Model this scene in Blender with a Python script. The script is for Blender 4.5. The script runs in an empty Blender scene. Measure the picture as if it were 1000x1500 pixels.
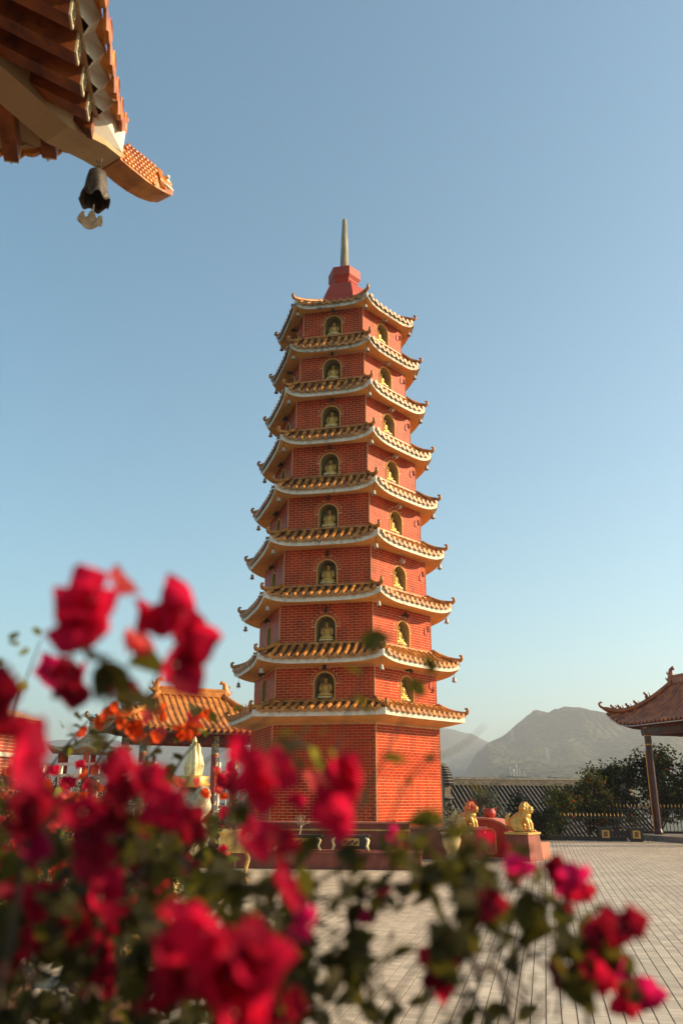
import bpy, bmesh, math, random
import numpy as np
from mathutils import Vector, Matrix, noise
random.seed(7)
R_ = math.radians
PI = math.pi
S = bpy.context.scene

# ------------------------------------------------------------------ camera
F_PX, PITCH, ROLL, EYE = 1186.67, math.atan2(411.71, 1186.67), R_(-0.2068), 1.6
cam = bpy.data.cameras.new('camera'); camo = bpy.data.objects.new('camera', cam)
S.collection.objects.link(camo); S.camera = camo
cam.sensor_fit = 'VERTICAL'; cam.sensor_height = 36; cam.lens = F_PX*36/1500
camo.location = (0, 0, EYE)
camo.rotation_euler = (Matrix.Rotation(PI/2+PITCH, 4, 'X') @ Matrix.Rotation(-ROLL, 4, 'Z')).to_euler()
cam.clip_start = 0.05; cam.clip_end = 20000
cam.dof.use_dof = True; cam.dof.focus_distance = 20; cam.dof.aperture_fstop = 2.9

# ------------------------------------------------------------------ world, sun, exposure
SUN_EL, SUN_AZ = 24.0, 89.0          # azimuth from +Y (away from the camera) towards +X
w = bpy.data.worlds.new('World'); S.world = w; w.use_nodes = True
nt = w.node_tree; nt.nodes.clear()
sky = nt.nodes.new('ShaderNodeTexSky'); sky.sky_type = 'NISHITA'; sky.sun_disc = False
sky.sun_elevation = R_(SUN_EL); sky.sun_rotation = R_(SUN_AZ)
sky.air_density = 1.0; sky.dust_density = 0.3; sky.ozone_density = 1.6; sky.altitude = 100
bg = nt.nodes.new('ShaderNodeBackground'); bg.inputs[1].default_value = 0.112
mul = nt.nodes.new('ShaderNodeMix'); mul.data_type = 'RGBA'; mul.blend_type = 'MULTIPLY'
mul.inputs[0].default_value = 1; mul.inputs[7].default_value = (0.81, 1.10, 0.98, 1)
wo = nt.nodes.new('ShaderNodeOutputWorld')
nt.links.new(sky.outputs[0], mul.inputs[6]); nt.links.new(mul.outputs[2], bg.inputs[0]); nt.links.new(bg.outputs[0], wo.inputs[0])
sd = bpy.data.lights.new('sun', 'SUN'); sd.energy = 5.0; sd.angle = R_(0.6); sd.color = (1.0, 0.76, 0.47)
so = bpy.data.objects.new('sun', sd); S.collection.objects.link(so)
sun_dir = Vector((math.sin(R_(SUN_AZ))*math.cos(R_(SUN_EL)), math.cos(R_(SUN_AZ))*math.cos(R_(SUN_EL)), math.sin(R_(SUN_EL))))
so.rotation_euler = sun_dir.to_track_quat('Z', 'Y').to_euler()
S.view_settings.view_transform = 'Standard'; S.view_settings.look = 'None'
S.view_settings.gamma = 1; S.view_settings.use_curve_mapping = False; S.view_settings.exposure = 0.95
S.cycles.max_bounces = 8; S.cycles.transparent_max_bounces = 8; S.cycles.volume_bounces = 0

# ------------------------------------------------------------------ helpers
C = S.collection

def tag(o, label=None, cat=None, group=None, kind=None):
    if label: o['label'] = label
    if cat: o['category'] = cat
    if group: o['group'] = group
    if kind: o['kind'] = kind
    return o

def empty(name, loc=(0, 0, 0), rz=0.0):
    o = bpy.data.objects.new(name, None); C.objects.link(o)
    o.location = loc; o.rotation_euler = (0, 0, rz); o.empty_display_size = 0.2
    return o

def inst(name, me, parent=None, loc=(0, 0, 0), rot=(0, 0, 0), scale=(1, 1, 1), mat=None):
    o = bpy.data.objects.new(name, me); C.objects.link(o)
    o.parent = parent; o.location = loc; o.rotation_euler = rot; o.scale = scale
    return o

def kids(o):
    return [c for c in C.objects if c.parent == o]

def copy_tree(o, parent=None, cm=None):
    c = o.copy(); C.objects.link(c)
    if parent: c.parent = parent
    for ch in list(o.children): copy_tree(ch, c)
    return c

class MB:
    def __init__(s): s.v = []; s.f = []; s.m = []
    def add(s, vs, fs, mi=0):
        n = len(s.v); s.v += [tuple(v) for v in vs]
        for f in fs: s.f.append([i+n for i in f]); s.m.append(mi)
        return s
    def box(s, c, sz, rz=0.0, M=None, mi=0):
        x, y, z = sz[0]/2, sz[1]/2, sz[2]/2
        vs = [Vector((a*x, b*y, d*z)) for a in (-1, 1) for b in (-1, 1) for d in (-1, 1)]
        if M is not None: vs = [M @ v for v in vs]
        if rz:
            q = Matrix.Rotation(rz, 3, 'Z'); vs = [q @ v for v in vs]
        c = Vector(c); vs = [v+c for v in vs]
        return s.add(vs, [(0, 1, 3, 2), (4, 6, 7, 5), (0, 4, 5, 1), (2, 3, 7, 6), (0, 2, 6, 4), (1, 5, 7, 3)], mi)
    def taper(s, c, s0, s1, h, mi=0):   # frustum of a rectangle, c = base centre
        x0, y0 = s0[0]/2, s0[1]/2; x1, y1 = s1[0]/2, s1[1]/2
        vs = [(c[0]+a*x0, c[1]+b*y0, c[2]) for a, b in ((-1, -1), (1, -1), (1, 1), (-1, 1))] + \
             [(c[0]+a*x1, c[1]+b*y1, c[2]+h) for a, b in ((-1, -1), (1, -1), (1, 1), (-1, 1))]
        return s.add(vs, [(3, 2, 1, 0), (4, 5, 6, 7), (0, 1, 5, 4), (1, 2, 6, 5), (2, 3, 7, 6), (3, 0, 4, 7)], mi)
    def prism(s, poly, z0, z1, mi=0):
        n = len(poly)
        vs = [(p[0], p[1], z0) for p in poly]+[(p[0], p[1], z1) for p in poly]
        return s.add(vs, [tuple(range(n-1, -1, -1)), tuple(range(n, 2*n))]+[(i, (i+1) % n, n+(i+1) % n, n+i) for i in range(n)], mi)
    def rings(s, rings, cap=True, mi=0, close=True):
        n = len(rings[0]); vs = [p for r in rings for p in r]; fs = []
        for k in range(len(rings)-1):
            for i in range(n if close else n-1):
                j = (i+1) % n; fs.append((k*n+i, k*n+j, (k+1)*n+j, (k+1)*n+i))
        if cap: fs += [tuple(range(n-1, -1, -1)), tuple(range((len(rings)-1)*n, len(rings)*n))]
        return s.add(vs, fs, mi)
    def lathe(s, prof, n=16, c=(0, 0, 0), cap=True, mi=0, ph=0.0, fn=None):
        rs = []
        for k, (r, z) in enumerate(prof):
            ring = []
            for i in range(n):
                a = ph+2*PI*i/n; rr, zz = (r, z) if fn is None else fn(r, z, a, k)
                ring.append((c[0]+rr*math.cos(a), c[1]+rr*math.sin(a), c[2]+zz))
            rs.append(ring)
        return s.rings(rs, cap, mi)
    def tube(s, pts, rad, n=6, mi=0, flat=1.0, cap=True):
        pts = [Vector(p) for p in pts]
        if not hasattr(rad, '__len__'): rad = [rad]*len(pts)
        rs = []; up = Vector((0, 0, 1)); prev = None
        for i, p in enumerate(pts):
            t = (pts[min(i+1, len(pts)-1)]-pts[max(i-1, 0)]).normalized()
            if prev is None:
                a = t.cross(up)
                if a.length < 1e-3: a = t.cross(Vector((0, 1, 0)))
                a.normalize()
            else:
                a = prev-t*prev.dot(t)
                if a.length < 1e-5: a = t.cross(up)
                a.normalize()
            prev = a; b = a.cross(t)
            rs.append([p+(a*math.cos(2*PI*k/n)*flat+b*math.sin(2*PI*k/n))*rad[i] for k in range(n)])
        return s.rings(rs, cap, mi)
    def ball(s, c, r, n=10, m=7, M=None, mi=0):
        if not hasattr(r, '__len__'): r = (r, r, r)
        rs = []
        for j in range(m+1):
            t = PI*j/m; ring = []
            q = max(math.sin(t), 0.02)
            for i in range(n):
                a = 2*PI*i/n
                p = Vector((r[0]*q*math.cos(a), r[1]*q*math.sin(a), -r[2]*math.cos(t)))
                if M is not None: p = M @ p
                ring.append(p+Vector(c))
            rs.append(ring)
        return s.rings(rs, True, mi)
    def mesh(s, name, mats, smooth=False):
        me = bpy.data.meshes.new(name); me.from_pydata(s.v, [], s.f)
        if not isinstance(mats, (list, tuple)): mats = [mats]
        for m in mats: me.materials.append(m)
        me.polygons.foreach_set('material_index', s.m)
        if smooth: me.polygons.foreach_set('use_smooth', [True]*len(s.f))
        me.update()
        bm = bmesh.new(); bm.from_mesh(me); bmesh.ops.recalc_face_normals(bm, faces=bm.faces); bm.to_mesh(me); bm.free()
        return me
    def build(s, name, mats, parent=None, loc=(0, 0, 0), rot=(0, 0, 0), smooth=False, kind=None):
        o = inst(name, s.mesh(name, mats, smooth), parent, loc, rot)
        if kind: o['kind'] = kind
        return o

def blob(name, prims, voxel, mat, smooth_it=2):
    """one continuous skin grown over overlapping prims (ball / tube calls on an MB)"""
    me = prims.mesh(name, mat)
    o = bpy.data.objects.new(name+'_tmp', me); C.objects.link(o)
    r = o.modifiers.new('r', 'REMESH'); r.mode = 'VOXEL'; r.voxel_size = voxel; r.use_smooth_shade = True
    q = o.modifiers.new('s', 'SMOOTH'); q.factor = 0.5; q.iterations = smooth_it
    dg = bpy.context.evaluated_depsgraph_get()
    out = bpy.data.meshes.new_from_object(o.evaluated_get(dg)); out.name = name
    out.materials.clear(); out.materials.append(mat)
    bpy.data.objects.remove(o)
    return out

# ------------------------------------------------------------------ materials
def mat(name, col, rough=0.6, var=0.15, scale=3.0, bump=0.0, bscale=40.0, metal=0.0, col2=None, spec=0.5,
        stain=None, stain_amt=0.0, stain_scale=2.0, rnd=0.0, coat=0.0, stretch=(1, 1, 1), streak=0.0):
    m = bpy.data.materials.new(name); m.use_nodes = True; t = m.node_tree; N = t.nodes; L = t.links
    b = N['Principled BSDF']; b.inputs['Roughness'].default_value = rough; b.inputs['Metallic'].default_value = metal
    b.inputs['Specular IOR Level'].default_value = spec; b.inputs['Coat Weight'].default_value = coat
    b.inputs['Coat Roughness'].default_value = 0.15
    tc = N.new('ShaderNodeTexCoord'); mp = N.new('ShaderNodeMapping'); mp.inputs['Scale'].default_value = stretch
    L.new(tc.outputs['Object'], mp.inputs[0])
    n1 = N.new('ShaderNodeTexNoise'); n1.inputs['Scale'].default_value = scale; n1.inputs['Detail'].default_value = 6
    L.new(mp.outputs[0], n1.inputs['Vector'])
    c2 = col2 or tuple(c*(1-var*1.8) for c in col)
    c1 = tuple(min(1, c*(1+var)) for c in col)
    rp = N.new('ShaderNodeValToRGB'); rp.color_ramp.elements[0].position = 0.32; rp.color_ramp.elements[1].position = 0.68
    rp.color_ramp.elements[0].color = (*c2, 1); rp.color_ramp.elements[1].color = (*c1, 1)
    L.new(n1.outputs[0], rp.inputs[0]); out = rp.outputs[0]
    if stain:
        n2 = N.new('ShaderNodeTexNoise'); n2.inputs['Scale'].default_value = stain_scale; n2.inputs['Detail'].default_value = 9
        n2.inputs['Roughness'].default_value = 0.7
        L.new(mp.outputs[0], n2.inputs['Vector'])
        r2 = N.new('ShaderNodeValToRGB'); r2.color_ramp.elements[0].position = 0.62-stain_amt*0.35; r2.color_ramp.elements[1].position = 0.75-stain_amt*0.2
        L.new(n2.outputs[0], r2.inputs[0])
        mx = N.new('ShaderNodeMix'); mx.data_type = 'RGBA'; L.new(r2.outputs[0], mx.inputs[0]); L.new(out, mx.inputs[6]); mx.inputs[7].default_value = (*stain, 1)
        out = mx.outputs[2]
    if streak:
        m5 = N.new('ShaderNodeMapping'); m5.inputs['Scale'].default_value = (3.2, 3.2, .28); L.new(tc.outputs['Object'], m5.inputs[0])
        n5 = N.new('ShaderNodeTexNoise'); n5.inputs['Scale'].default_value = 1.6; n5.inputs['Detail'].default_value = 7; n5.inputs['Roughness'].default_value = .7; L.new(m5.outputs[0], n5.inputs['Vector'])
        r5 = N.new('ShaderNodeMapRange'); r5.inputs[1].default_value = .34; r5.inputs[2].default_value = .62; r5.inputs[3].default_value = 1-streak; r5.inputs[4].default_value = 1.08; L.new(n5.outputs[0], r5.inputs[0])
        x5 = N.new('ShaderNodeMix'); x5.data_type = 'RGBA'; x5.blend_type = 'MULTIPLY'; x5.inputs[0].default_value = 1; L.new(out, x5.inputs[6]); L.new(r5.outputs[0], x5.inputs[7]); out = x5.outputs[2]
    if rnd:
        oi = N.new('ShaderNodeObjectInfo'); mr = N.new('ShaderNodeMapRange'); mr.inputs[3].default_value = 1-rnd; mr.inputs[4].default_value = 1+rnd
        L.new(oi.outputs['Random'], mr.inputs[0])
        mm = N.new('ShaderNodeMix'); mm.data_type = 'RGBA'; mm.blend_type = 'MULTIPLY'; mm.inputs[0].default_value = 1
        L.new(out, mm.inputs[6]); L.new(mr.outputs[0], mm.inputs[7]); out = mm.outputs[2]
    L.new(out, b.inputs['Base Color'])
    if bump:
        nb = N.new('ShaderNodeTexNoise'); nb.inputs['Scale'].default_value = bscale; nb.inputs['Detail'].default_value = 4
        L.new(mp.outputs[0], nb.inputs['Vector'])
        bp = N.new('ShaderNodeBump'); bp.inputs['Strength'].default_value = bump; bp.inputs['Distance'].default_value = 0.01
        L.new(nb.outputs[0], bp.inputs['Height']); L.new(bp.outputs[0], b.inputs['Normal'])
    return m

def leafmat(name, col, trans, tw=0.45, var=0.3, rnd=0.25, scale=12.0):
    m = bpy.data.materials.new(name); m.use_nodes = True; t = m.node_tree; N = t.nodes; L = t.links; N.clear()
    o = N.new('ShaderNodeOutputMaterial'); d = N.new('ShaderNodeBsdfPrincipled'); d.inputs['Roughness'].default_value = 0.65
    d.inputs['Specular IOR Level'].default_value = 0.12
    tr = N.new('ShaderNodeBsdfTranslucent'); mx = N.new('ShaderNodeMixShader'); mx.inputs[0].default_value = tw
    tc = N.new('ShaderNodeTexCoord')
    n1 = N.new('ShaderNodeTexNoise'); n1.inputs['Scale'].default_value = scale; n1.inputs['Detail'].default_value = 3
    geo = N.new('ShaderNodeNewGeometry'); L.new(geo.outputs['Position'], n1.inputs['Vector'])
    oi = N.new('ShaderNodeObjectInfo')
    ad = N.new('ShaderNodeMath'); ad.operation = 'MULTIPLY_ADD'; ad.inputs[1].default_value = 2*rnd; L.new(oi.outputs['Random'], ad.inputs[0])
    mr = N.new('ShaderNodeMapRange'); mr.inputs[1].default_value = 0.3; mr.inputs[2].default_value = 0.7
    mr.inputs[3].default_value = 1-var-rnd; mr.inputs[4].default_value = 1+var-rnd
    L.new(n1.outputs[0], mr.inputs[0]); L.new(mr.outputs[0], ad.inputs[2])
    for c, tgt in ((col, d.inputs['Base Color']), (trans, tr.inputs[0])):
        mm = N.new('ShaderNodeMix'); mm.data_type = 'RGBA'; mm.blend_type = 'MULTIPLY'; mm.inputs[0].default_value = 1
        mm.inputs[6].default_value = (*c, 1); L.new(ad.outputs[0], mm.inputs[7]); L.new(mm.outputs[2], tgt)
    L.new(d.outputs[0], mx.inputs[1]); L.new(tr.outputs[0], mx.inputs[2]); L.new(mx.outputs[0], o.inputs[0])
    return m

M = {}
M['brick'] = mat('glazed_red_brick', (0.49, 0.043, 0.005), 0.45, 0.22, 2.2, 0.15, 60, spec=.10, rnd=0.18, col2=(0.33, 0.022, 0.004), stain=(0.60, 0.10, 0.02), stain_amt=0.15, stain_scale=9, streak=.38)
M['mortar'] = mat('pale_mortar', (0.68, 0.35, 0.16), 0.9, 0.1, 8, 0.3, 80)
M['plaster'] = mat('ochre_soffit_plaster', (0.82, 0.44, 0.12), 0.8, 0.1, 1.3, 0.15, 30, stain=(0.42, 0.19, 0.06), stain_amt=0.16, stain_scale=4)
M['fascia'] = mat('white_fascia_plaster', (0.82, 0.72, 0.56), 0.8, 0.06, 2.5, 0.2, 30, streak=.22, stain=(0.20, 0.15, 0.11), stain_amt=0.18, stain_scale=5, stretch=(1, 1, .6))
M['fascia_old'] = mat('weathered_fascia_plaster', (0.76, 0.66, 0.50), 0.85, 0.12, 3, 0.3, 30, streak=.35, stain=(0.10, 0.08, 0.06), stain_amt=0.42, stain_scale=6)
M['glaze'] = mat('brown_orange_glaze', (0.50, 0.20, 0.035), 0.48, 0.35, 5, 0.1, 30, rnd=0.2, col2=(0.26, 0.085, 0.016))
M['pan'] = mat('dark_pan_glaze', (0.11, 0.036, 0.014), 0.4, 0.3, 5, 0.1, 30)
M['red_paint'] = mat('red_render', (0.42, 0.036, 0.007), 0.6, 0.12, 2, 0.2, 40)
M['stone_spire'] = mat('weathered_spire_stone', (0.42, 0.35, 0.23), 0.8, 0.2, 5, 0.3, 40, stain=(0.10, 0.08, 0.05), stain_amt=.2, stain_scale=6, stretch=(1, 1, .25))
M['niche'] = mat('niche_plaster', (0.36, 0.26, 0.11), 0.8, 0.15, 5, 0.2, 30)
M['gold'] = mat('gold_paint', (0.64, 0.37, 0.09), 0.42, 0.12, 9, 0.2, 60, metal=0.45)
M['palegold'] = mat('pale_gilding', (0.80, 0.62, 0.30), 0.4, 0.1, 9, 0.2, 60, metal=0.3)
M['black'] = mat('black_hair_paint', (0.02, 0.02, 0.025), 0.5)
M['dark_metal'] = mat('dark_metal', (0.035, 0.03, 0.028), 0.5, 0.2, 20)
M['lampwhite'] = mat('lamp_housing', (0.6, 0.58, 0.54), 0.4, 0.05)
M['bellmetal'] = mat('pale_bell_metal', (0.52, 0.42, 0.30), 0.55, 0.2, 20, 0.3, 90, metal=.2)
M['tile_pave'] = None
HAZE_D = 0.00044

# ------------------------------------------------------------------ layout helpers
def ray(u, v):
    du, dv = u-500, v-750; c, s = math.cos(ROLL), math.sin(ROLL)
    x = c*du+s*dv; y = -s*du+c*dv; a, b = x/F_PX, -y/F_PX
    return Vector((a, math.cos(PITCH)-b*math.sin(PITCH), math.sin(PITCH)+b*math.cos(PITCH)))
def at(u, v, Y):
    r = ray(u, v); return r*(Y/r.y)+Vector((0, 0, EYE))
def atd(u, v, d):
    return ray(u, v)*d+Vector((0, 0, EYE))
YAW = R_(13.4)
U_ = Vector((math.cos(YAW), -math.sin(YAW), 0)); V_ = Vector((math.sin(YAW), math.cos(YAW), 0))

# ================================================================== THE SETTING
# ---- lower ground reaching the hills
NEAR_AZ = [-1.2, .10, .145, .160, .174, .198, .225, .246, .2706, .297, .318, .36, .42, .6, 1.2]
NEAR_EL = [.004, .006, .020, .040, .0600, .0700, .0835, .0895, .0960, .0950, .092, .085, .076, .06, .05]
FAR_AZ = [-1.2, -.4, -.33, -.25, -.18, -.1, 0, .05, .10, .130, .155, .174, .20, .3, 1.2]
FAR_EL = [.05, .050, .060, .056, .060, .054, .066, .078, .081, .075, .0675, .061, .05, .04, .04]
def terrain_h(az, r):
    x, y = r*math.sin(az), r*math.cos(az); t = math.tan(az); cs = math.cos(az)
    wob = .010*noise.noise(Vector((t*9, 4.4, 0)))
    e1_ = float(np.interp(t, NEAR_AZ, NEAR_EL)); e2_ = float(np.interp(t, FAR_AZ, FAR_EL))
    crest = .0016*noise.noise(Vector((t*60, 1, 7)))+.0022*noise.noise(Vector((t*24, 5, 7)))
    n = noise.noise(Vector((x/330, y/330, 1.3))); n2 = 1-abs(noise.noise(Vector((x/230, y/300, 5))))*2; n3 = 1-abs(noise.noise(Vector((x/85, y/100, 9))))*2
    r1 = 1900+130*noise.noise(Vector((t*7, 2, 2))); r2 = 3050
    def prof(rr, r0, w): 
        d = (rr-r0)/w
        return math.exp(-abs(d)**1.5) if d < 0 else math.exp(-d*d)
    h1 = max(0, (e1_+crest)*r1/1.0*cs*prof(r, r1, 560)); h2 = max(0, (e2_+crest)*r2*cs*prof(r, r2, 560))
    h = max(h1, h2)
    d = abs(r-(r1 if h1 > h2 else r2))/560; spur = (n2*34+n3*11+n*16)*min(1, h/60)*min(1, d*2.2)
    return -8+h+spur*.9+min(1, h/50)*(noise.noise(Vector((x/24, y/24, 3)))*3.0+noise.noise(Vector((x/9, y/9, 3)))*1.2)

def make_ground():
    m = bpy.data.materials.new('hill_forest'); m.use_nodes = True; t = m.node_tree; N = t.nodes; L = t.links; b = N['Principled BSDF']
    b.inputs['Roughness'].default_value = 0.95; b.inputs['Specular IOR Level'].default_value = 0.05
    tc = N.new('ShaderNodeTexCoord')
    n1 = N.new('ShaderNodeTexNoise'); n1.inputs['Scale'].default_value = 0.011; n1.inputs['Detail'].default_value = 8; n1.inputs['Roughness'].default_value = .65
    n2 = N.new('ShaderNodeTexVoronoi'); n2.inputs['Scale'].default_value = 0.09
    L.new(tc.outputs['Object'], n1.inputs[0]); L.new(tc.outputs['Object'], n2.inputs[0])
    rp = N.new('ShaderNodeValToRGB'); e = rp.color_ramp.elements; e[0].position = .35; e[0].color = (0.012, 0.020, 0.008, 1); e[1].position = .7; e[1].color = (0.085, 0.095, 0.035, 1)
    L.new(n1.outputs[0], rp.inputs[0])
    mm = N.new('ShaderNodeMix'); mm.data_type = 'RGBA'; mm.blend_type = 'MULTIPLY'; mm.inputs[0].default_value = .75
    L.new(rp.outputs[0], mm.inputs[6]); L.new(n2.outputs['Distance'], mm.inputs[7])
    mr = N.new('ShaderNodeMapRange'); mr.inputs[2].default_value = 9; mr.inputs[3].default_value = 1.25; mr.inputs[4].default_value = .25
    L.new(n2.outputs['Distance'], mr.inputs[0]); L.new(mr.outputs[0], mm.inputs[7])
    L.new(mm.outputs[2], b.inputs['Base Color'])
    bp = N.new('ShaderNodeBump'); bp.inputs['Strength'].default_value = 1; bp.inputs['Distance'].default_value = 9; bp.invert = True
    L.new(n2.outputs['Distance'], bp.inputs['Height']); L.new(bp.outputs[0], b.inputs['Normal'])
    mb = MB(); na, nr = 420, 170; a0, a1 = R_(-48), R_(48)
    for j in range(nr+1):
        r = 500*(3900/500)**(j/nr)
        for i in range(na+1):
            a = a0+(a1-a0)*i/na; mb.v.append((r*math.sin(a), r*math.cos(a), terrain_h(a, r)))
    for j in range(nr):
        for i in range(na):
            q = j*(na+1)+i; mb.f.append([q, q+1, q+na+2, q+na+1]); mb.m.append(0)
    tag(mb.build('hills', m, smooth=True), kind='structure')
    g = mat('lower_ground', (0.07, 0.075, 0.045), 0.95, 0.3, 0.05, 0.3, 1)
    gb = MB(); n = 48
    gb.add([(4200*math.cos(2*PI*i/n), 4200*math.sin(2*PI*i/n), -9) for i in range(n)], [tuple(range(n))])
    tag(gb.build('ground', g), kind='structure')
make_ground()

# ---- courtyard
def make_courtyard():
    joint = mat('dark_joint', (0.022, 0.018, 0.015), 0.95, 0.3, 6)
    def tilemat(name, cross):
        m = bpy.data.materials.new(name); m.use_nodes = True; t = m.node_tree; N = t.nodes; L = t.links; b = N['Principled BSDF']
        b.inputs['Roughness'].default_value = 0.55
        tc = N.new('ShaderNodeTexCoord')
        n1 = N.new('ShaderNodeTexNoise'); n1.inputs['Scale'].default_value = 0.45; n1.inputs['Detail'].default_value = 7; n1.inputs['Roughness'].default_value = .6
        L.new(tc.outputs['Object'], n1.inputs[0])
        rp = N.new('ShaderNodeValToRGB'); e = rp.color_ramp.elements; e[0].position = .36; e[0].color = (0.50, 0.40, 0.285, 1); e[1].position = .66; e[1].color = (0.63, 0.51, 0.37, 1)
        L.new(n1.outputs[0], rp.inputs[0])
        # per tile tint from the cell the point falls in
        sx = N.new('ShaderNodeVectorMath'); sx.operation = 'DIVIDE'; sx.inputs[1].default_value = (0.116, 0.098, 1); L.new(tc.outputs['Object'], sx.inputs[0])
        fl = N.new('ShaderNodeVectorMath'); fl.operation = 'FLOOR'; L.new(sx.outputs[0], fl.inputs[0])
        mz = N.new('ShaderNodeVectorMath'); mz.operation = 'MULTIPLY'; mz.inputs[1].default_value = (1, 1, 0); L.new(fl.outputs[0], mz.inputs[0])
        wn = N.new('ShaderNodeTexWhiteNoise'); wn.noise_dimensions = '2D'; L.new(mz.outputs[0], wn.inputs['Vector'])
        mr = N.new('ShaderNodeMapRange'); mr.inputs[3].default_value = .76; mr.inputs[4].default_value = 1.10; L.new(wn.outputs[0], mr.inputs[0])
        mm = N.new('ShaderNodeMix'); mm.data_type = 'RGBA'; mm.blend_type = 'MULTIPLY'; mm.inputs[0].default_value = 1
        L.new(rp.outputs[0], mm.inputs[6]); L.new(mr.outputs[0], mm.inputs[7]); out = mm.outputs[2]
        n3 = N.new('ShaderNodeTexNoise'); n3.inputs['Scale'].default_value = 1.6; n3.inputs['Detail'].default_value = 10; n3.inputs['Roughness'].default_value = .75
        L.new(tc.outputs['Object'], n3.inputs[0])
        r3 = N.new('ShaderNodeValToRGB'); r3.color_ramp.elements[0].position = .48; r3.color_ramp.elements[1].position = .78; r3.color_ramp.elements[1].color = (.62, .62, .62, 1); L.new(n3.outputs[0], r3.inputs[0])
        m3 = N.new('ShaderNodeMix'); m3.data_type = 'RGBA'; L.new(r3.outputs[0], m3.inputs[0]); L.new(out, m3.inputs[6]); m3.inputs[7].default_value = (0.16, 0.125, 0.095, 1); out = m3.outputs[2]
        if cross:
            sp = N.new('ShaderNodeSeparateXYZ'); L.new(tc.outputs['Object'], sp.inputs[0])
            dv = N.new('ShaderNodeMath'); dv.operation = 'DIVIDE'; dv.inputs[1].default_value = 0.098; L.new(sp.outputs[1], dv.inputs[0])
            fr = N.new('ShaderNodeMath'); fr.operation = 'FRACT'; L.new(dv.outputs[0], fr.inputs[0])
            lt = N.new('ShaderNodeMath'); lt.operation = 'LESS_THAN'; lt.inputs[1].default_value = 0.06; L.new(fr.outputs[0], lt.inputs[0])
            m4 = N.new('ShaderNodeMix'); m4.data_type = 'RGBA'; L.new(lt.outputs[0], m4.inputs[0]); L.new(out, m4.inputs[6]); m4.inputs[7].default_value = (0.06, 0.05, 0.04, 1); out = m4.outputs[2]
        L.new(out, b.inputs['Base Color'])
        return m
    tm = tilemat('beige_paving_tile', False); ts = tilemat('beige_paving_tile_far', True)
    root = empty('courtyard', (0, 0, 0), -YAW); tag(root, kind='structure')
    mb = MB()
    mb.add([(-16, 2, -.006), (17, 2, -.006), (17, 33.15, -.006), (-16, 33.15, -.006), (-16, 2, -8), (17, 2, -8), (17, 33.15, -8), (-16, 33.15, -8)],
           [(0, 1, 2, 3), (0, 4, 5, 1), (1, 5, 6, 2), (2, 6, 7, 3), (3, 7, 4, 0)])
    b = mb.build('joint_bed', joint, root); b['kind'] = 'structure'
    PU, PV = 0.116, 0.098
    far = MB(); near = MB(); singles = []
    for i in range(int(-14/PU), int(15/PU)):
        u0 = i*PU+.0052; u1 = (i+1)*PU-.0052
        vs = 15.0
        j = int(4.5/PV)
        while j*PV < vs:
            v0 = j*PV; x = u0*U_.x+v0*V_.x; y = u0*U_.y+v0*V_.y
            if y > 5.2 and abs(x) < .43*y+.8:
                z = (noise.noise(Vector((i*7.7, j*3.3, 0))))*.0012
                a, bb = v0+.0022, v0+PV-.0022
                vv = [(u0, a, z), (u1, a, z), (u1, bb, z), (u0, bb, z), (u0-.001, a-.001, -.006), (u1+.001, a-.001, -.006), (u1+.001, bb+.001, -.006), (u0-.001, bb+.001, -.006)]
                near_f = [(0, 1, 2, 3), (0, 4, 5, 1), (1, 5, 6, 2), (2, 6, 7, 3), (3, 7, 4, 0)]
                # the patch of paving that shows clearest between the branches
                if y < 9.4 and 0.16*y < x < .42*y and len(singles) < 300 and y > 6.85:
                    singles.append((i, j, z))
                else:
                    near.add(vv, near_f)
            j += 1
        far.add([(u0, vs, 0), (u1, vs, 0), (u1, 33.15, 0), (u0, 33.15, 0), (u0, vs, -.006), (u1, vs, -.006), (u1, 33.15, -.006), (u0, 33.15, -.006)],
                [(0, 1, 2, 3), (0, 4, 5, 1), (1, 5, 6, 2), (3, 7, 4, 0)])
    near.build('paving_tiles', tm, root, kind='stuff')
    far.build('paving_strips', ts, root, kind='stuff')
    a, bb = .0022, PV-.0022; u0, u1 = .0052, PU-.0052
    t1 = MB().add([(u0, a, 0), (u1, a, 0), (u1, bb, 0), (u0, bb, 0), (u0-.001, a-.001, -.006), (u1+.001, a-.001, -.006), (u1+.001, bb+.001, -.006), (u0-.001, bb+.001, -.006)],
                  [(0, 1, 2, 3), (0, 4, 5, 1), (1, 5, 6, 2), (2, 6, 7, 3), (3, 7, 4, 0)]).mesh('paving_tile', mat('beige_paving_tile_single', (0.59, 0.475, 0.345), 0.55, 0.08, 3, rnd=.08, stain=(.2, .16, .12), stain_amt=.08, stain_scale=3))
    for (i, j, z) in singles:
        inst('paving_tile', t1, root, (i*PU, j*PV, z))
make_courtyard()

# ================================================================== PAGODA
PX, PY, PPHI = 0.0773, 26.164, R_(12.49)
RW = {1: 3.0, 2: 2.983-.04, 3: 2.831, 4: 2.719, 5: 2.607, 6: 2.485, 7: 2.349, 8: 2.216, 9: 2.097}
ZT = {1: 3.482, 2: 5.10, 3: 6.947, 4: 8.73, 5: 10.477, 6: 12.237, 7: 13.999, 8: 15.728, 9: 17.5}
ZB = {1: 0.0, 2: 4.10, 3: 5.769, 4: 7.527, 5: 9.368, 6: 11.139, 7: 12.885, 8: 14.714, 9: 16.474, 10: 18.55}
def EK(k): return 3.78 if k == 1 else 3.68-.16*(k-2)
def DZ(k): return 0.02 if k == 1 else min(.27, .17+(k-2)*.03)
NICHE_W, NICHE_H = 0.60, 0.80
CORN = lambda r, a: (r*math.sin(a), -r*math.cos(a))
PRoot = None

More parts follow.
